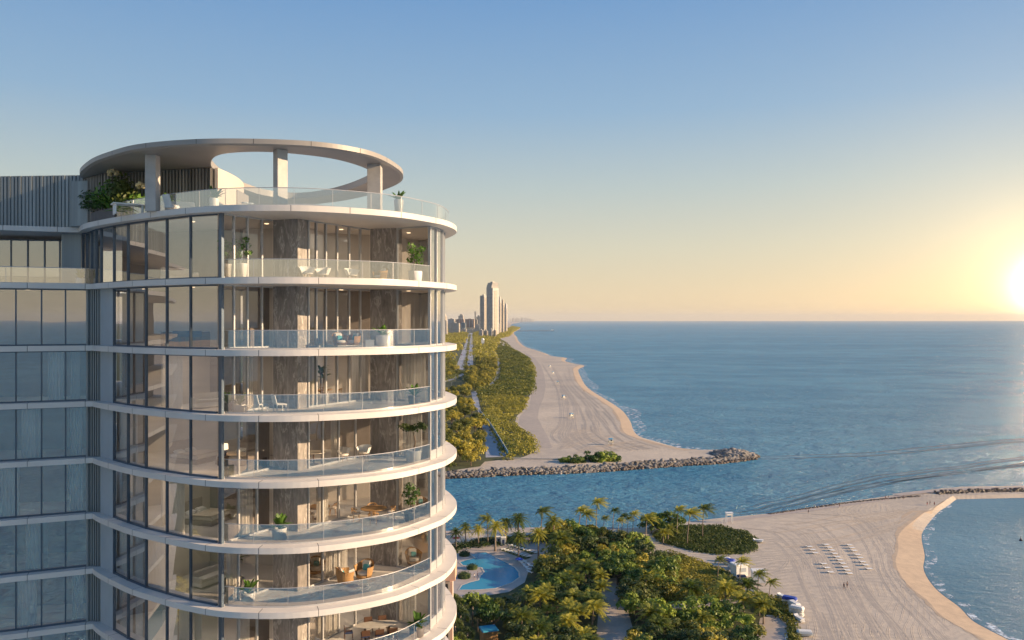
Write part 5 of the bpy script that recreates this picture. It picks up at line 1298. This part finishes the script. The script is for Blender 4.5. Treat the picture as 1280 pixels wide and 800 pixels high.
def riprap(name, label, pts, mat, seed):
    """the mass of smaller stones as one heap"""
    rr = random.Random(seed); V, Q = [], []
    base = [np.array([tuple(v_.co) for v_ in me.vertices]) for me in RM]; fac = [np.array([tuple(p.vertices) for p in me.polygons]) for me in RM]
    off = 0
    for (x, y, z, s) in pts:
        k = rr.randrange(5); a = rr.uniform(0, 6.28); c, sn = math.cos(a), math.sin(a); b = base[k]*s*rr.uniform(.75, 1.25); r = np.stack([b[:, 0]*c-b[:, 1]*sn, b[:, 0]*sn+b[:, 1]*c, b[:, 2]], 1)+np.array([x, y, z]); V.append(r); Q.append(fac[k]+off); off += len(b)
    o = np_mesh(name, np.concatenate(V), np.concatenate(Q), mat); tag(o, label, 'rocks', None, 'stuff')
n_line = cat_rom(GP(n_inlet, E), 10)
def along(line, t):
    L_ = [0]
    for a, b in zip(line, line[1:]): L_.append(L_[-1]+math.dist(a, b))
    s = t*L_[-1]
    for i in range(len(line)-1):
        if L_[i+1] >= s:
            u = (s-L_[i])/(L_[i+1]-L_[i]+1e-9); d = Vector(line[i+1])-Vector(line[i]); d.normalize(); return (line[i][0]+(line[i+1][0]-line[i][0])*u, line[i][1]+(line[i+1][1]-line[i][1])*u, d)
    return (*line[-1], d)
rr = random.Random(3); P_dry, P_wet = [], []
for k in range(2100):
    x, y, d = along(n_line, rr.random()); o = rr.uniform(-5.5, 2.6); n = Vector((-d.y, d.x)); h = 2.2 if o > 0 else -.1+.42*(o+6)
    (P_wet if o < -3.3 else P_dry).append((x+n.x*o, y+n.y*o, h*.75+rr.uniform(-.2, .3), rr.uniform(.6, 1.15)))
tip = G(905, 569, E)
for k in range(700):
    a = rr.uniform(0, 6.28); q = math.sqrt(rr.random()); px = tip[0]+math.cos(a)*q*14+ (6 if a > 0 else 0); py = tip[1]+math.sin(a)*q*12+4; h = 3.8*(1-q)**.7
    (P_wet if q > .9 else P_dry).append((px, py, h+rr.uniform(-.3, .3), rr.uniform(.8, 1.4)))
riprap('riprap', 'grey stones heaped along the far side of the inlet as a jetty', P_dry, M['rock'], 1)
riprap('riprap', 'dark wet stones at the waterline of the far jetty', P_wet, M['rock_wet'], 2)
random.seed(21)
for k in range(170):
    x, y, d = along(n_line, (k+.5)/170); o = random.choice([-4.6, -3, -1.2, 1]); n = Vector((-d.y, d.x))
    boulder(x+n.x*o, y+n.y*o, .3+.38*(o+4.6), random.uniform(1.1, 1.7), 'large rough boulder on the far rock jetty', 'boulders of the far jetty', False)
j_line = cat_rom(GP([(1120, 622), (1150, 617.5), (1190, 615.5), (1240, 614.5), (1300, 614.5), (1420, 614)], .5), 8)
Pj, Pw = [], []
jl2 = cat_rom(GP([(1176, 622), (1200, 620.5), (1240, 619), (1300, 618.5), (1420, 618.5)], 0), 8)
for k in range(700):
    x, y, d = along(jl2, rr.random()); o = rr.uniform(-1.8, 3.6); n = Vector((-d.y, d.x)); (Pj if o > -.6 else Pw).append((x+n.x*o, y+n.y*o, .2+.42*(o+1.0), rr.uniform(.5, .95)))
riprap('riprap', 'dark stones forming the curved jetty that shelters the cove', Pj, M['rock_wet'], 4)
riprap('riprap', 'wet stones at the cove waterline of the curved jetty', Pw, M['rock_wet'], 5)
nl = cat_rom(GP([(960, 643), (1005, 636.5), (1055, 629.5), (1100, 624.5), (1150, 620)], 1.2), 8)
riprap('rock_edge', 'thin line of dark stones between the sand and the shore path', [(along(nl, rr.random())[0]+rr.uniform(-.4, .4), along(nl, rr.random())[1], 1.3, .01) for k in range(2)]+[(lambda q: (q[0]+rr.uniform(-.5, .5), q[1]+rr.uniform(-.6, .6), 1.3, rr.uniform(.25, .5)))(along(nl, rr.random())) for k in range(420)], M['rock_wet'], 6)
strip('jetty_walk', cat_rom(GP([(1120, 619), (1161, 614.6), (1202, 611.5), (1280, 610.5), (1420, 610)], 1.3), 6), 4.5, 1.45, M['pave'])
strip('shore_path', cat_rom(GP([(905, 651), (955, 645), (1005, 638.5), (1055, 631.5), (1100, 625), (1130, 619.5)], 1.2), 6), 3.4, 1.26, M['pave'])
# sea wall at the head of the far jetty
m = MB(); a = G(600, 579, E); b = G(634, 573.5, E); c_ = G(716, 574.5, E); d_ = G(600, 578, E)
m.box(((b[0]+c_[0])/2, (b[1]+c_[1])/2-1, E+.35), (c_[0]-b[0], 1.0, .9), math.atan2(c_[1]-b[1], c_[0]-b[0])); tag(m.build('sea_wall', M['kerb'], bevel=.05), 'low concrete sea wall behind the far rock jetty', 'wall')
# blue railing of the bridge road
t = thing('road_railing', 'bright blue railing panels along the road on the far shore', 'railing', (*G(617, 545, E), E)); TL = Vector(t.location)
pl_ = cat_rom(GP([(599.5, 517), (604, 522), (608.5, 528.5), (609.5, 528.6), (617, 540), (626, 555), (634.8, 570)], E), 5)
def rel(mb): mb.v = [(x-TL.x, y-TL.y, z-TL.z) for x, y, z in mb.v]; return mb
m = MB()
for a, b in zip(pl_, pl_[1:]):
    d = Vector(b)-Vector(a); m.box(((a[0]+b[0])/2, (a[1]+b[1])/2, E+1.6), (d.length, .12, 2.4), math.atan2(d.y, d.x))
rel(m).build('panel', M['blue_rail'], t)
for a in pl_[::3]: m = MB(); m.box((*a, E+1.6), (.35, .35, 3.2)); rel(m).build('post', M['blue_rail'], t)
m = MB(); 
for a, b in zip(pl_, pl_[1:]):
    d = Vector(b)-Vector(a); m.box(((a[0]+b[0])/2, (a[1]+b[1])/2, E+2.9), (d.length, .3, .18), math.atan2(d.y, d.x))
rel(m).build('top_rail', M['grey_panel'], t)
# beach loungers
def lounger():
    t = thing('beach_lounger', None, 'lounger'); m = MB(); m.box((0, -.35, .32), (.75, 1.35, .1)); m.build('seat', M['white'], t, bevel=.03)
    m = MB(); m.box((0, .62, .52), (.75, .75, .1), rx=.55); m.build('backrest', M['white'], t, bevel=.03)
    for x in (-.3, .3):
        for y in (-.85, .5): mm = MB(); mm.box((x, y, .14), (.07, .07, .28)); mm.build('leg', M['white'], t)
    return Proto(t)
BL = lounger()
rows = {'short far row of three': [(1011, 684), (1015, 687.8), (1018.5, 692)], 'short near row of three': [(1029, 705.5), (1033, 710.5), (1037.5, 716)],
        'long middle row': [(1032, 681.5), (1036, 685), (1039, 688.5), (1042.5, 692.7), (1046, 697), (1049, 700.7), (1052.5, 705), (1055.5, 709.5), (1058.5, 713.5), (1061, 717.5)],
        'right-hand row': [(1061, 682), (1064, 685.5), (1067, 689), (1071, 694), (1074.5, 698), (1077.5, 703), (1081.5, 707), (1085.5, 711.7)]}
nth = ['first', 'second', 'third', 'fourth', 'fifth', 'sixth', 'seventh', 'eighth', 'ninth', 'tenth']
for rn, lst in rows.items():
    for k, (px, py) in enumerate(lst): BL.place((*G(px, py, E), E), math.pi/2+.12, (1.7, 1.15, .8), 'white lounger on the sand, %s from the water in the %s' % (nth[k], rn), 'white loungers set out on the sand')
PL = Proto(BL.tree and (lambda: lounger().root)())
for k in range(16):
    r_, c_ = divmod(k, 8) if k < 16 else (0, 0); px = 628+c_*4.4+r_*10; py = 687.5+c_*1.35-r_*5
    PL.place((*G(px, py, E), E), 2.2, 1.1, 'pool lounger on the lawn between two date palms, %s row' % ('nearer the pool' if r_ == 0 else 'farther from the pool'), 'pool loungers on the lawn, %s row' % ('near' if r_ == 0 else 'far'))
for k, (px, py) in enumerate([(651, 703), (654, 706), (657, 709), (660, 712), (662, 716), (655, 702), (659, 705), (663, 708)]):
    PL.place((*G(px, py, E), E), .9, 1.1, 'pool lounger on the curved deck right of the pool', 'pool loungers right of the pool')
for k, (x0, y0, w) in enumerate([(645, 689, 0), (658, 685, 0)]): sheet('lawn', GP([(626+k*12, 688-k*5.5), (634+k*12, 685.5-k*5.5), (664+k*8, 697.5-k*6), (656+k*8, 699.5-k*6)], E), E+.09, M['lawn'])
# lifeguard towers
def guard_tower(roof, nm='lifeguard_tower'):
    t = thing(nm, None, 'tower'); m = MB(); m.box((0, 0, 2.9), (2.3, 2.1, 1.7)); m.build('cabin', M['white'], t, bevel=.03)
    m = MB(); m.box((0, 0, 1.98), (3.4, 3.0, .14)); m.build('platform', M['yellow'], t); m = MB(); m.box((0, 0, 3.98), (3.2, 3.0, .4), taper=.55); m.build('roof', roof, t)
    m = MB(); m.box((.3, -1.06, 3.0), (1.0, .06, .8)); m.build('window', M['car_glass'], t); m = MB(); m.box((0, -2.6, 1.0), (1.0, 3.0, .1), rx=-.62); m.build('ramp', M['white'], t)
    for x in (-1.3, 1.3):
        for y in (-1.2, 1.2): mm = MB(); mm.box((x, y, .95), (.16, .16, 1.9)); mm.build('leg', M['white'], t)
    return Proto(t)
GT = guard_tower(M['blue_rail'])
for k, (px, py, s) in enumerate([(763.5, 556, .95), (714, 522.5, .95), (704, 499, .95), (697, 480.5, .95), (691, 468, .95), (687, 459.5, .95)]):
    GT.place((*G(px, py, E), E), .5*k, s, 'blue-roofed lifeguard hut, %s counting away from the inlet on the far beach' % nth[k], 'lifeguard huts on the far beach')
t = thing('lifeguard_chair', 'tall white open-legged lookout frame on the sand near the inlet mouth', 'tower', (*G(911.5, 653.5, E), E))
for x in (-1.1, 1.1):
    for y in (-.8, .8): m = MB(); m.box((x, y, 1.9), (.22, .22, 3.8)); m.build('leg', M['white'], t)
m = MB(); m.box((0, 0, 3.0), (2.5, 1.9, .16)); m.build('platform', M['white'], t); m = MB(); m.box((0, 0, 3.85), (2.7, 2.1, .14)); m.build('roof', M['white'], t)
t = thing('sign_post', 'small white sign post left of the white lookout frame', 'sign', (*G(902.5, 657, E), E)); m = MB(); m.tube([(0, 0, 0), (0, 0, 2.2)], .09, 6); m.build('post', M['white'], t); m = MB(); m.box((0, -.1, 1.9), (.9, .06, .7)); m.build('panel', M['white'], t)
# kiosk, tents, piles
def kiosk(label, px, py, s, rz, roofm, nm='beach_kiosk'):
    t = thing(nm, label, 'kiosk', (*G(px, py, E), E), rz); t.scale = (s,)*3; m = MB(); m.box((0, 0, 1.25), (3.0, 2.4, 2.5)); m.build('cabin', M['white'], t, bevel=.04)
    m = MB(); m.box((0, 0, 2.62), (3.3, 2.7, .22), taper=.92); m.build('roof', roofm, t); m = MB(); m.box((.2, -1.22, 1.5), (1.6, .06, .9)); m.build('window', M['grey_panel'], t); m = MB(); m.box((1.51, 0, 1.05), (.05, .9, 2.0)); m.build('door', M['grey_panel'], t)
kiosk('white beach kiosk hut at the edge of the dune scrub', 924, 719, 1.35, .3, M['white']); kiosk('white cube hut right of the leaning palm on the sand', 948, 727, 1.25, -.1, M['white'])
def pile(label, px, py, n, rz, cover=None, s=1.3):
    t = thing('lounger_pile', label, 'pile', (*G(px, py, E), E), rz); t.scale = (s,)*3; rr = random.Random(int(px))
    for k in range(n):
        m = MB(); m.box((rr.uniform(-.1, .1), rr.uniform(-.1, .1), .2+.2*k), (.8+rr.uniform(0, .1), 2.1, .11), rr.uniform(-.1, .1)); m.box((0, .95, .30+.2*k), (.78, .5, .09), 0, rx=.5); m.build('folded_lounger', M['white'], t, bevel=.02)
    if cover:
        m = MB(); m.box((0, 0, .2*n+.25), (1.15, 2.3, .45), 0, taper=.85); m.build('cover', cover, t, bevel=.08)
for a in [('pile of folded loungers under a blue cover left of the kiosk', 912, 706, 4, .9, M['blue_tarp'], 1.5), ('low white pile behind the blue covered pile', 907, 702, 3, 1.1, M['cloth_white'], 1.3), ('blue covered box pile touching the white kiosk', 916, 711, 5, .4, M['blue_tarp'], 1.5), ('dark blue cart in front of the white kiosk', 927, 723, 2, 1.5, M['navy'], 1.2),
          ('white stacked loungers in front of the palms by the two huts', 934, 733, 5, .2, M['cloth_white'], 1.3), ('white heap on the sand below the two huts', 938, 744, 4, 1.2, M['cloth_white'], 1.2), ('stack of white loungers at the top of the scrub band piles', 979, 750, 4, .5, None, 1.5),
          ('blue covered pile in the row along the scrub band', 987, 757, 5, 1.0, M['blue_tarp'], 1.7), ('white covered pile just below the blue covered pile', 993, 763, 5, .3, M['cloth_white'], 1.6), ('large white heap, third in the row along the scrub band', 996, 770, 6, .9, M['cloth_white'], 1.6), ('white heap at the lower end of the pile row', 999, 776, 3, .2, None, 1.5),
          ('lone white pile on the sand near the bottom of the picture', 1006, 795, 2, 1.4, M['cloth_white'], 1.6), ('white loungers stacked at the right tip of the oval dune patch', 948, 678, 3, 1.2, None, 1.5)]: pile(*a)
# hut with turquoise roof, changing huts behind the pool, parasols
t = thing('garden_hut', 'wooden hut with a flat turquoise roof among fan palms', 'hut', (*G(611, 802, E), E), .3); m = MB(); m.box((0, 0, 1.5), (3.6, 3.2, 3.0)); m.build('wall', M['rattan'], t)
m = MB(); m.box((0, 0, 3.15), (4.2, 3.8, .3), taper=.9); m.build('roof', M['blue_roof'], t, bevel=.03)
for k in range(5): m = MB(); m.box((-1.5+.75*k, -1.62, 1.5), (.1, .06, 2.9)); m.build('batten', M['wood'], t)
for k, (px, py) in enumerate([(623, 680), (629, 681)]):
    t = thing('changing_hut', 'small pale blue changing hut behind the pool, %s of the two' % ('left', 'right')[k], 'hut', (*G(px, py, E), E), .1); m = MB(); m.box((0, 0, 1.3), (1.6, 1.6, 2.6)); m.build('wall', M['grey_panel'], t); m = MB(); m.box((0, 0, 2.7), (1.9, 1.9, .16), taper=.8); m.build('roof', M['white'], t); m = MB(); m.box((0, -.82, 1.0), (.8, .04, 2.0)); m.build('door', M['navy'], t)
def parasol(label, px, py, mat, s=1):
    t = thing('parasol', label, 'parasol', (*G(px, py, E), E)); t.scale = (s,)*3; m = MB(); m.tube([(0, 0, 0), (0, 0, 2.4)], .04, 6); m.build('pole', M['white'], t); m = MB(); m.lathe([(1.4, 2.05), (.7, 2.35), (.02, 2.6)], n=8); m.build('canopy', mat, t)
for a in [('closed-looking blue parasol by the curved deck right of the pool', 649, 707, M['blue_tarp']), ('red and cream parasol on the far side of the pool deck', 570, 680, M['cloth_red']), ('cream parasol near the waterside behind the pool', 660, 681, M['salmon']), ('white parasol on the pool deck near the grove', 700, 702, M['white'])]: parasol(*a)
# people
def person(label, px, py, top, legs, rz=0, stride=.16, z=E, s=1.0):
    t = thing('person', label, 'person', (*G(px, py, z), z), rz)
    me = bpy.data.meshes.new('body'); V = [(0, 0, .95), (0, 0, 1.2), (0, 0, 1.42), (0, 0, 1.5), (0, .02, 1.62), (0, .02, 1.73), (-.19, 0, 1.40), (-.26, -.03, 1.14), (-.25, .10, .90), (.19, 0, 1.40), (.26, .03, 1.14), (.25, .15, .92), (-.10, 0, .88), (-.11, stride*.5, .48), (-.11, -stride*.4, .06), (-.11, stride*.2, .03), (.10, 0, .88), (.11, stride*.7, .50), (.11, stride, .06), (.11, stride*1.6, .03)]
    Eg = [(0, 1), (1, 2), (2, 3), (3, 4), (4, 5), (2, 6), (6, 7), (7, 8), (2, 9), (9, 10), (10, 11), (0, 12), (12, 13), (13, 14), (14, 15), (0, 16), (16, 17), (17, 18), (18, 19)]
    rad = [.15, .14, .13, .055, .10, .085, .06, .045, .035, .06, .045, .035, .09, .065, .045, .04, .09, .065, .045, .04]
    me.from_pydata(V, Eg, []); o = bpy.data.objects.new('body', me); C.objects.link(o); o.parent = t
    md = o.modifiers.new('skin', 'SKIN'); 
    for i, r_ in enumerate(rad): me.skin_vertices[0].data[i].radius = (r_, r_*.8)
    me.skin_vertices[0].data[0].use_root = True; o.modifiers.new('sub', 'SUBSURF').levels = 1; o.modifiers['sub'].render_levels = 1; me.materials.append(M['skin'])
    m = MB(); m.lathe([(.16, .9), (.17, 1.1), (.19, 1.36), (.09, 1.47)], n=12, sy=.72); m.build('shirt', M[top], t, smooth=True)
    m = MB(); m.lathe([(.19, .62), (.18, .95)], n=12, sy=.75); m.build('shorts', M[legs], t, smooth=True); m = MB(); m.lathe([(.075, 1.66), (.105, 1.72), (.08, 1.83), (.02, 1.86)], (0, .01, 0), 10); m.build('hair', M['hair'], t, smooth=True)
    t.scale = (s,)*3; return t
for a in [('person in dark clothes walking on the sand below the lounger rows, left of the pair', 1055, 736, 'cloth_dark', 'cloth_dark', 2.6), ('person in a pale top walking on the sand, right of the pair', 1059, 734.5, 'salmon', 'cloth_dark', 2.6),
          ('person in dark clothes standing alone on the shore path nearest the inlet mouth', 1010.5, 642, 'cloth_dark', 'cloth_dark', .5), ('person walking on the shore path halfway to the jetty', 1049.5, 634, 'cloth_dark', 'cloth_dark', 1.5), ('person in red on the shore path, left of two close together', 1107, 624.5, 'cloth_red', 'cloth_dark', 1.5), ('person in dark clothes right beside the one in red on the shore path', 1110.5, 624.3, 'cloth_dark', 'cloth_white', 1.5),
          ('person in dark clothes near the start of the curved jetty', 1129.5, 624, 'cloth_dark', 'cloth_dark', 1.2), ('person at the top of the cove beach, left of three', 1159, 632, 'cloth_dark', 'cloth_red', .2), ('person at the top of the cove beach, middle of three', 1162.5, 631, 'cloth_dark', 'cloth_dark', .6), ('person in red at the top of the cove beach, right of three', 1168, 632.5, 'cloth_red', 'cloth_dark', 2.2),
          ('person in white on the pool peninsula', 593, 724, 'cloth_white', 'navy', 1.0), ('person in dark swimwear at the front edge of the pool peninsula', 597, 722, 'navy', 'navy', 1.0), ('person standing on the far beach by the surf line', 730, 490, 'cloth_dark', 'cloth_dark', .4)]: person(*a)
# lamp posts and cars on the far shore
def car(paint):
    t = thing('parked_car', None, 'car'); m = MB(); prof = [(-2.2, .35), (-2.2, .85), (-1.9, .98), (-1.3, 1.02), (1.0, 1.0), (2.0, .86), (2.2, .6), (2.2, .35)]
    for a, b, y in ((0, 1, 0),):
        n = len(prof); m.add([(x, -.88, z) for x, z in prof]+[(x, .88, z) for x, z in prof], [tuple(range(n))[::-1], tuple(range(n, 2*n))]+[(i, (i+1) % n, n+(i+1) % n, n+i) for i in range(n)])
    m.build('body', paint, t, bevel=.05); m = MB(); m.box((-.35, 0, 1.22), (2.4, 1.5, .48), taper=.75); m.build('cabin', M['car_glass'], t); m = MB(); m.box((-.35, 0, 1.475), (1.7, 1.1, .04)); m.build('roof', paint, t)
    for x in (-1.35, 1.35):
        for y in (-.85, .85): mm = MB(); mm.tube([(x, y-.1, .34), (x, y+.1, .34)], .34, 12); mm.build('wheel', M['tyre'], t)
    for y in (-.6, .6): mm = MB(); mm.box((2.2, y, .68), (.04, .3, .14)); mm.build('headlight', M['white'], t)
    return Proto(t)
CW, CD, CR, CB = car(M['car_white']), car(M['car_dark']), car(M['car_red']), car(M['blue_tarp'])
for k, (px, py, pr, cl) in enumerate([(572, 458, CW, 'white car nearest the camera on the left carriageway'), (575.5, 449, CW, 'white van-like car second nearest on the left carriageway'), (577, 444, CR, 'red car on the left carriageway behind two white ones'), (581, 435, CD, 'dark car halfway along the left carriageway'), (585, 426, CW, 'white car far up the left carriageway'),
        (586, 455, CD, 'dark car nearest the camera on the right carriageway'), (589, 448, CW, 'white car second nearest on the right carriageway'), (587.5, 441, CR, 'red car midway on the right carriageway'), (589, 434, CD, 'dark car far along the right carriageway'), (589.3, 426, CW, 'white car at the far end of the right carriageway')]):
    pr.place((*G(px, py, E), E+.1), math.pi/2, 1.3, cl, 'cars on the carriageways')
for k, (px, py, pr, lab) in enumerate([(556, 490, CB, 'blue car parked at the tower edge on the access road'), (575, 503.5, CW, 'white car parked left of the blue one under the round crown'), (580, 504, CB, 'blue car parked under the round bright crown'), (585, 503.5, CW, 'white car parked right of the blue one'), (571, 504, CD, 'dark car at the left end of the parked cars')]):
    pr.place((*G(px, py, E), E+.1), math.pi/2+.3, 1.0, lab, 'cars in the car park on the far shore')
sheet('car_park', GP([(548, 500), (590, 500), (592, 507), (548, 507)], E), E+.09, M['walk'])
def lamp_post(px, py, lab):
    t = thing('street_lamp', lab, 'street lamp', (*G(px, py, E), E)); m = MB(); m.tube([(0, 0, 0), (0, 0, 9), (1.2, 0, 9.4)], .1, 6); m.build('pole', M['frame_light'], t); m = MB(); m.box((1.6, 0, 9.4), (1.0, .3, .12)); m.build('lamp_head', M['frame_light'], t)
for px, py, lab in ((569, 477, 'street lamp at the near end of the left carriageway'), (564.5, 488, 'street lamp beside the access road with the blue car'), (582, 458, 'street lamp in the near end of the median'), (595, 500, 'street lamp at the bend of the railed road')): lamp_post(px, py, lab)
t = thing('white_monument', 'small white domed tower rising from the wood right of the carriageways', 'tower', (*G(603.5, 431.5, E), E)); m = MB(); m.box((0, 0, 8), (9, 9, 16)); m.build('shaft', M['white'], t); m = MB(); m.lathe([(5, 16), (4.5, 19), (2, 21.5), (.1, 22)], n=14); m.build('dome', M['white'], t, smooth=True)
# fishing pier far off
t = thing('fishing_pier', 'long thin fishing pier standing in the sea off the far beach', 'pier', (*G(648, 414.5, 0), 0)); y0 = G(648, 414.5, 0)[1]
m = MB(); m.box((115, 0, 9), (250, 9, 1.2)); m.build('deck', M['wood'], t)
for k in range(16): m = MB(); m.box((k*16-2, 0, 3.5), (2.2, 5, 10)); m.build('pile', M['walnut'], t)
m = MB(); m.box((228, 0, 11.5), (16, 10, 4)); m.build('shelter', M['white'], t)
# buoy in the cove
t = thing('buoy', 'small dark buoy floating in the cove', 'buoy', (*G(1276, 676, 0), .02)); m = MB(); m.lathe([(.02, -.3), (.5, -.1), (.55, .2), (.3, .5), (.1, .9), (.02, 1.0)], n=12); m.build('float', M['cloth_dark'], t, smooth=True); m = MB(); m.tube([(0, 0, .9), (0, 0, 1.5)], .05, 6); m.build('pole', M['black'], t)
# ================================================================ CITY AND NEIGHBOUR BUILDING
def hi_rise(label, x0, x1, top, base, mat, crown='flat', depth=.8, rz=.35, side=None, fins=3):
    rza = rz; rz = -rz
    (X0, Y), (X1, _) = G(x0, base, E), G(x1, base, E); w = (X1-X0)/(math.cos(rza)+depth*math.sin(rza)); h = (base-top)*Y/1000+ (H-E)*0
    h = (400-top)*Y/1000+H-E
    t = thing('high_rise', label, 'tower', ((X0+X1)/2, Y, E), rz, None); d = w*depth
    m = MB(); hh = h if crown == 'flat' else h*.9; m.box((0, 0, hh/2), (w, d, hh)); m.build('facade', mat, t)
    for k in range(fins):
        x = -w/2+(k+.5)*w/fins; m = MB(); m.box((x, -d/2-.6, hh*.48), (w*.06, 1.2, hh*.94)); m.build('fin', side or M['tw_white'], t)
    m = MB(); m.box((w/2+.6, 0, hh*.48), (1.2, d*.5, hh*.92)); m.build('sunlit_side_slab', side or M['tw_gold'], t)  # right-hand slab coloured gold to paint that side sunlit
    if crown == 'curl':
        m = MB(); P = [(-w/2, hh), (-w*.42, hh+h*.05), (-w*.25, hh+h*.10), (w*.42, hh+h*.10), (w*.5, hh+h*.10), (w*.36, hh+h*.04), (w*.30, hh)]
        n = len(P); m.add([(x, -d/2, z) for x, z in P]+[(x, d/2, z) for x, z in P], [tuple(range(n))[::-1], tuple(range(n, 2*n))]+[(i, (i+1) % n, n+(i+1) % n, n+i) for i in range(n)]); m.build('crown', mat, t)
    elif crown == 'step':
        m = MB(); m.box((w*.1, 0, hh+h*.05), (w*.6, d*.7, h*.1)); m.build('crown', mat, t)
    m = MB(); m.box((0, 0, h+2.5 if crown != 'flat' else h+3), (w*.35, d*.4, 6)); m.build('plant_room', M['tw_grey'], t); return t
for a in [('tallest tower of the skyline with a curved notched top', 608, 623.5, 353.5, 420, M['tw_grey'], 'curl', .9, .8), ('slim grey slab tower left of the tallest one', 600, 609, 369.5, 419.5, M['tw_grey'], 'flat', .8, .7), ('dark rounded tower just right of the tallest one', 622, 626.8, 371.5, 417.5, M['tw_grey'], 'step', .8, .7),
          ('stepped sandstone tower second right of the tallest', 626, 630.5, 375, 416.5, M['tw_gold'], 'step', .8, .7), ('pale tower at the right end of the high skyline', 630, 634.3, 380, 415.5, M['tw_white'], 'step', .8, .7), ('short white block at the foot of the slim tower', 598.5, 604, 412.5, 421, M['tw_white'], 'flat', .8, .3),
          ('short pale block at the left foot of the tallest tower', 604.5, 610, 413.5, 421.5, M['tw_gold'], 'flat', .8, .3), ('short block at the middle foot of the tallest tower', 611, 616, 412, 422, M['tw_white'], 'flat', .8, .3), ('short gold block at the right foot of the tallest tower', 616.5, 620.5, 413, 422, M['tw_gold'], 'flat', .8, .3),
          ('low white block right of the skyline foot', 621.5, 625, 405, 418, M['tw_white'], 'flat', .8, .3), ('tower pair half hidden by the near tower, front white one', 550, 559.6, 400.5, 419.5, M['tw_white'], 'flat', .5, .3), ('dark tower behind the front white one at the near tower edge', 549, 558.5, 392.5, 414, M['tw_grey'], 'step', .8, .3),
          ('grey apartment slab with pale fins left of the blue block', 560.5, 575, 404, 417, M['tw_grey'], 'flat', .35, .25), ('white low slab behind the grey apartment slab', 560, 569, 398.8, 411, M['tw_white'], 'flat', .5, .25), ('small bluish glass block in the middle of the left skyline', 576, 582.5, 403.5, 412, M['blue_glass'], 'flat', .5, .25),
          ('white podium below the bluish block', 575.5, 583.5, 411.2, 415, M['tw_white'], 'flat', .5, .25), ('terracotta slab left of the blue block top', 568.5, 581, 399, 409, M['tw_red'], 'flat', .4, .25), ('terracotta slab right of the blue block', 581.5, 593.5, 398.9, 409.5, M['tw_red'], 'flat', .4, .25), ('grey tower above the terracotta slabs', 573, 579.8, 393.2, 408, M['tw_grey'], 'step', .7, .2),
          ('thin dark chimney-like tower left of the high skyline', 593.2, 595, 389.5, 408, M['tw_grey'], 'flat', .8, .2, None, 1), ('grey block left of the slim slab tower', 595.3, 601, 394.5, 410, M['tw_grey'], 'step', .7, .3), ('small gold block beside the thin dark tower', 594, 597, 399.5, 411, M['tw_gold'], 'flat', .7, .3), ('low white hotel block left of the slim tower foot', 594, 601, 406.5, 415, M['tw_white'], 'flat', .6, .3),
          ('dark podium bridge over the end of the carriageways', 584, 597, 411, 414.5, M['tw_grey'], 'flat', .3, .1)]: hi_rise(*a)
# faint skyline on the far coast
rr = random.Random(8)
t = None
for k in range(14):
    px = 638+k*2.2+rr.uniform(-.4, .4); hgt = [2.2, 3.2, 4.0, 3.0, 4.5, 3.4, 4.8, 4.0, 3.6, 4.4, 3.0, 2.4, 1.6, 1.3][k]*.62
    base = 402.6; X, Y = G(px, base, 0); w = 1.4*Y/1000
    t = thing('distant_building', 'hazy block on the far coast beyond the pier, %s from the left' % ['first', 'second', 'third', 'fourth', 'fifth', 'sixth', 'seventh', 'eighth', 'ninth', 'tenth', 'eleventh', 'twelfth', 'thirteenth', 'fourteenth'][k], 'building', (X, Y, 0), .3, 'far coast skyline')
    hh = hgt*Y/1000+H; m = MB(); m.box((0, 0, hh/2), (w, w*.6, hh)); m.build('facade', M['tw_grey'], t); m = MB(); m.box((0, 0, hh+8), (w*.4, w*.3, 16)); m.build('plant_room', M['tw_grey'], t)
# salmon building behind the tower foot
X, Y = G(560, 860, E); bx, by_ = -14.9, 172
t = thing('salmon_building', 'salmon coloured block with tall columns seen past the tower foot', 'building', (bx, by_, E)); top_h = 78-172*.309-E
m = MB(); m.box((-10, 2.2, top_h/2), (24, 4, top_h)); m.build('wall', M['wall_in'], t); m = MB(); m.box((-9.8, 2.0, top_h-1.2), (25.0, 5, 3.2)); m.build('roof_band', M['salmon'], t)
for k in range(4): m = MB(); m.box((2.3-k*1.9-.4, -.6, top_h/2-1.4), (.55, .6, top_h-2.8)); m.build('column', M['salmon'], t)
for j in range(1, 4): m = MB(); m.box((-8, -.45, top_h*j/4), (20, .7, .7)); m.build('cornice', M['salmon'], t)
for k in range(3): m = MB(); m.box((1.0-k*1.9-.4, -.05, top_h*.45), (1.1, .1, top_h*.8)); m.build('window', M['car_glass'], t)
m = MB(); m.box((1.6, 1.4, top_h+1.3), (1.2, 1.2, 1.9)); m.build('vent', M['grey_panel'], t)
# ================================================================ AIR
hz = MB(); hz.box((0, 0, 249), (141000, 141000, 500)); ho = hz.build('haze', []) if False else None
me = bpy.data.meshes.new('haze'); me.from_pydata(hz.v, [], hz.f); ho = bpy.data.objects.new('haze', me); C.objects.link(ho); ho['kind'] = 'stuff'
hm = bpy.data.materials.new('air_haze'); hm.use_nodes = True; ht = hm.node_tree; ht.nodes.clear(); hout = N(ht, 'ShaderNodeOutputMaterial'); hv = N(ht, 'ShaderNodeVolumePrincipled')
hv.inputs['Color'].default_value = (.86, .88, .92, 1); hv.inputs['Density'].default_value = 1.8e-5; L(ht, hv.outputs[0], hout.inputs['Volume']); me.materials.append(hm)
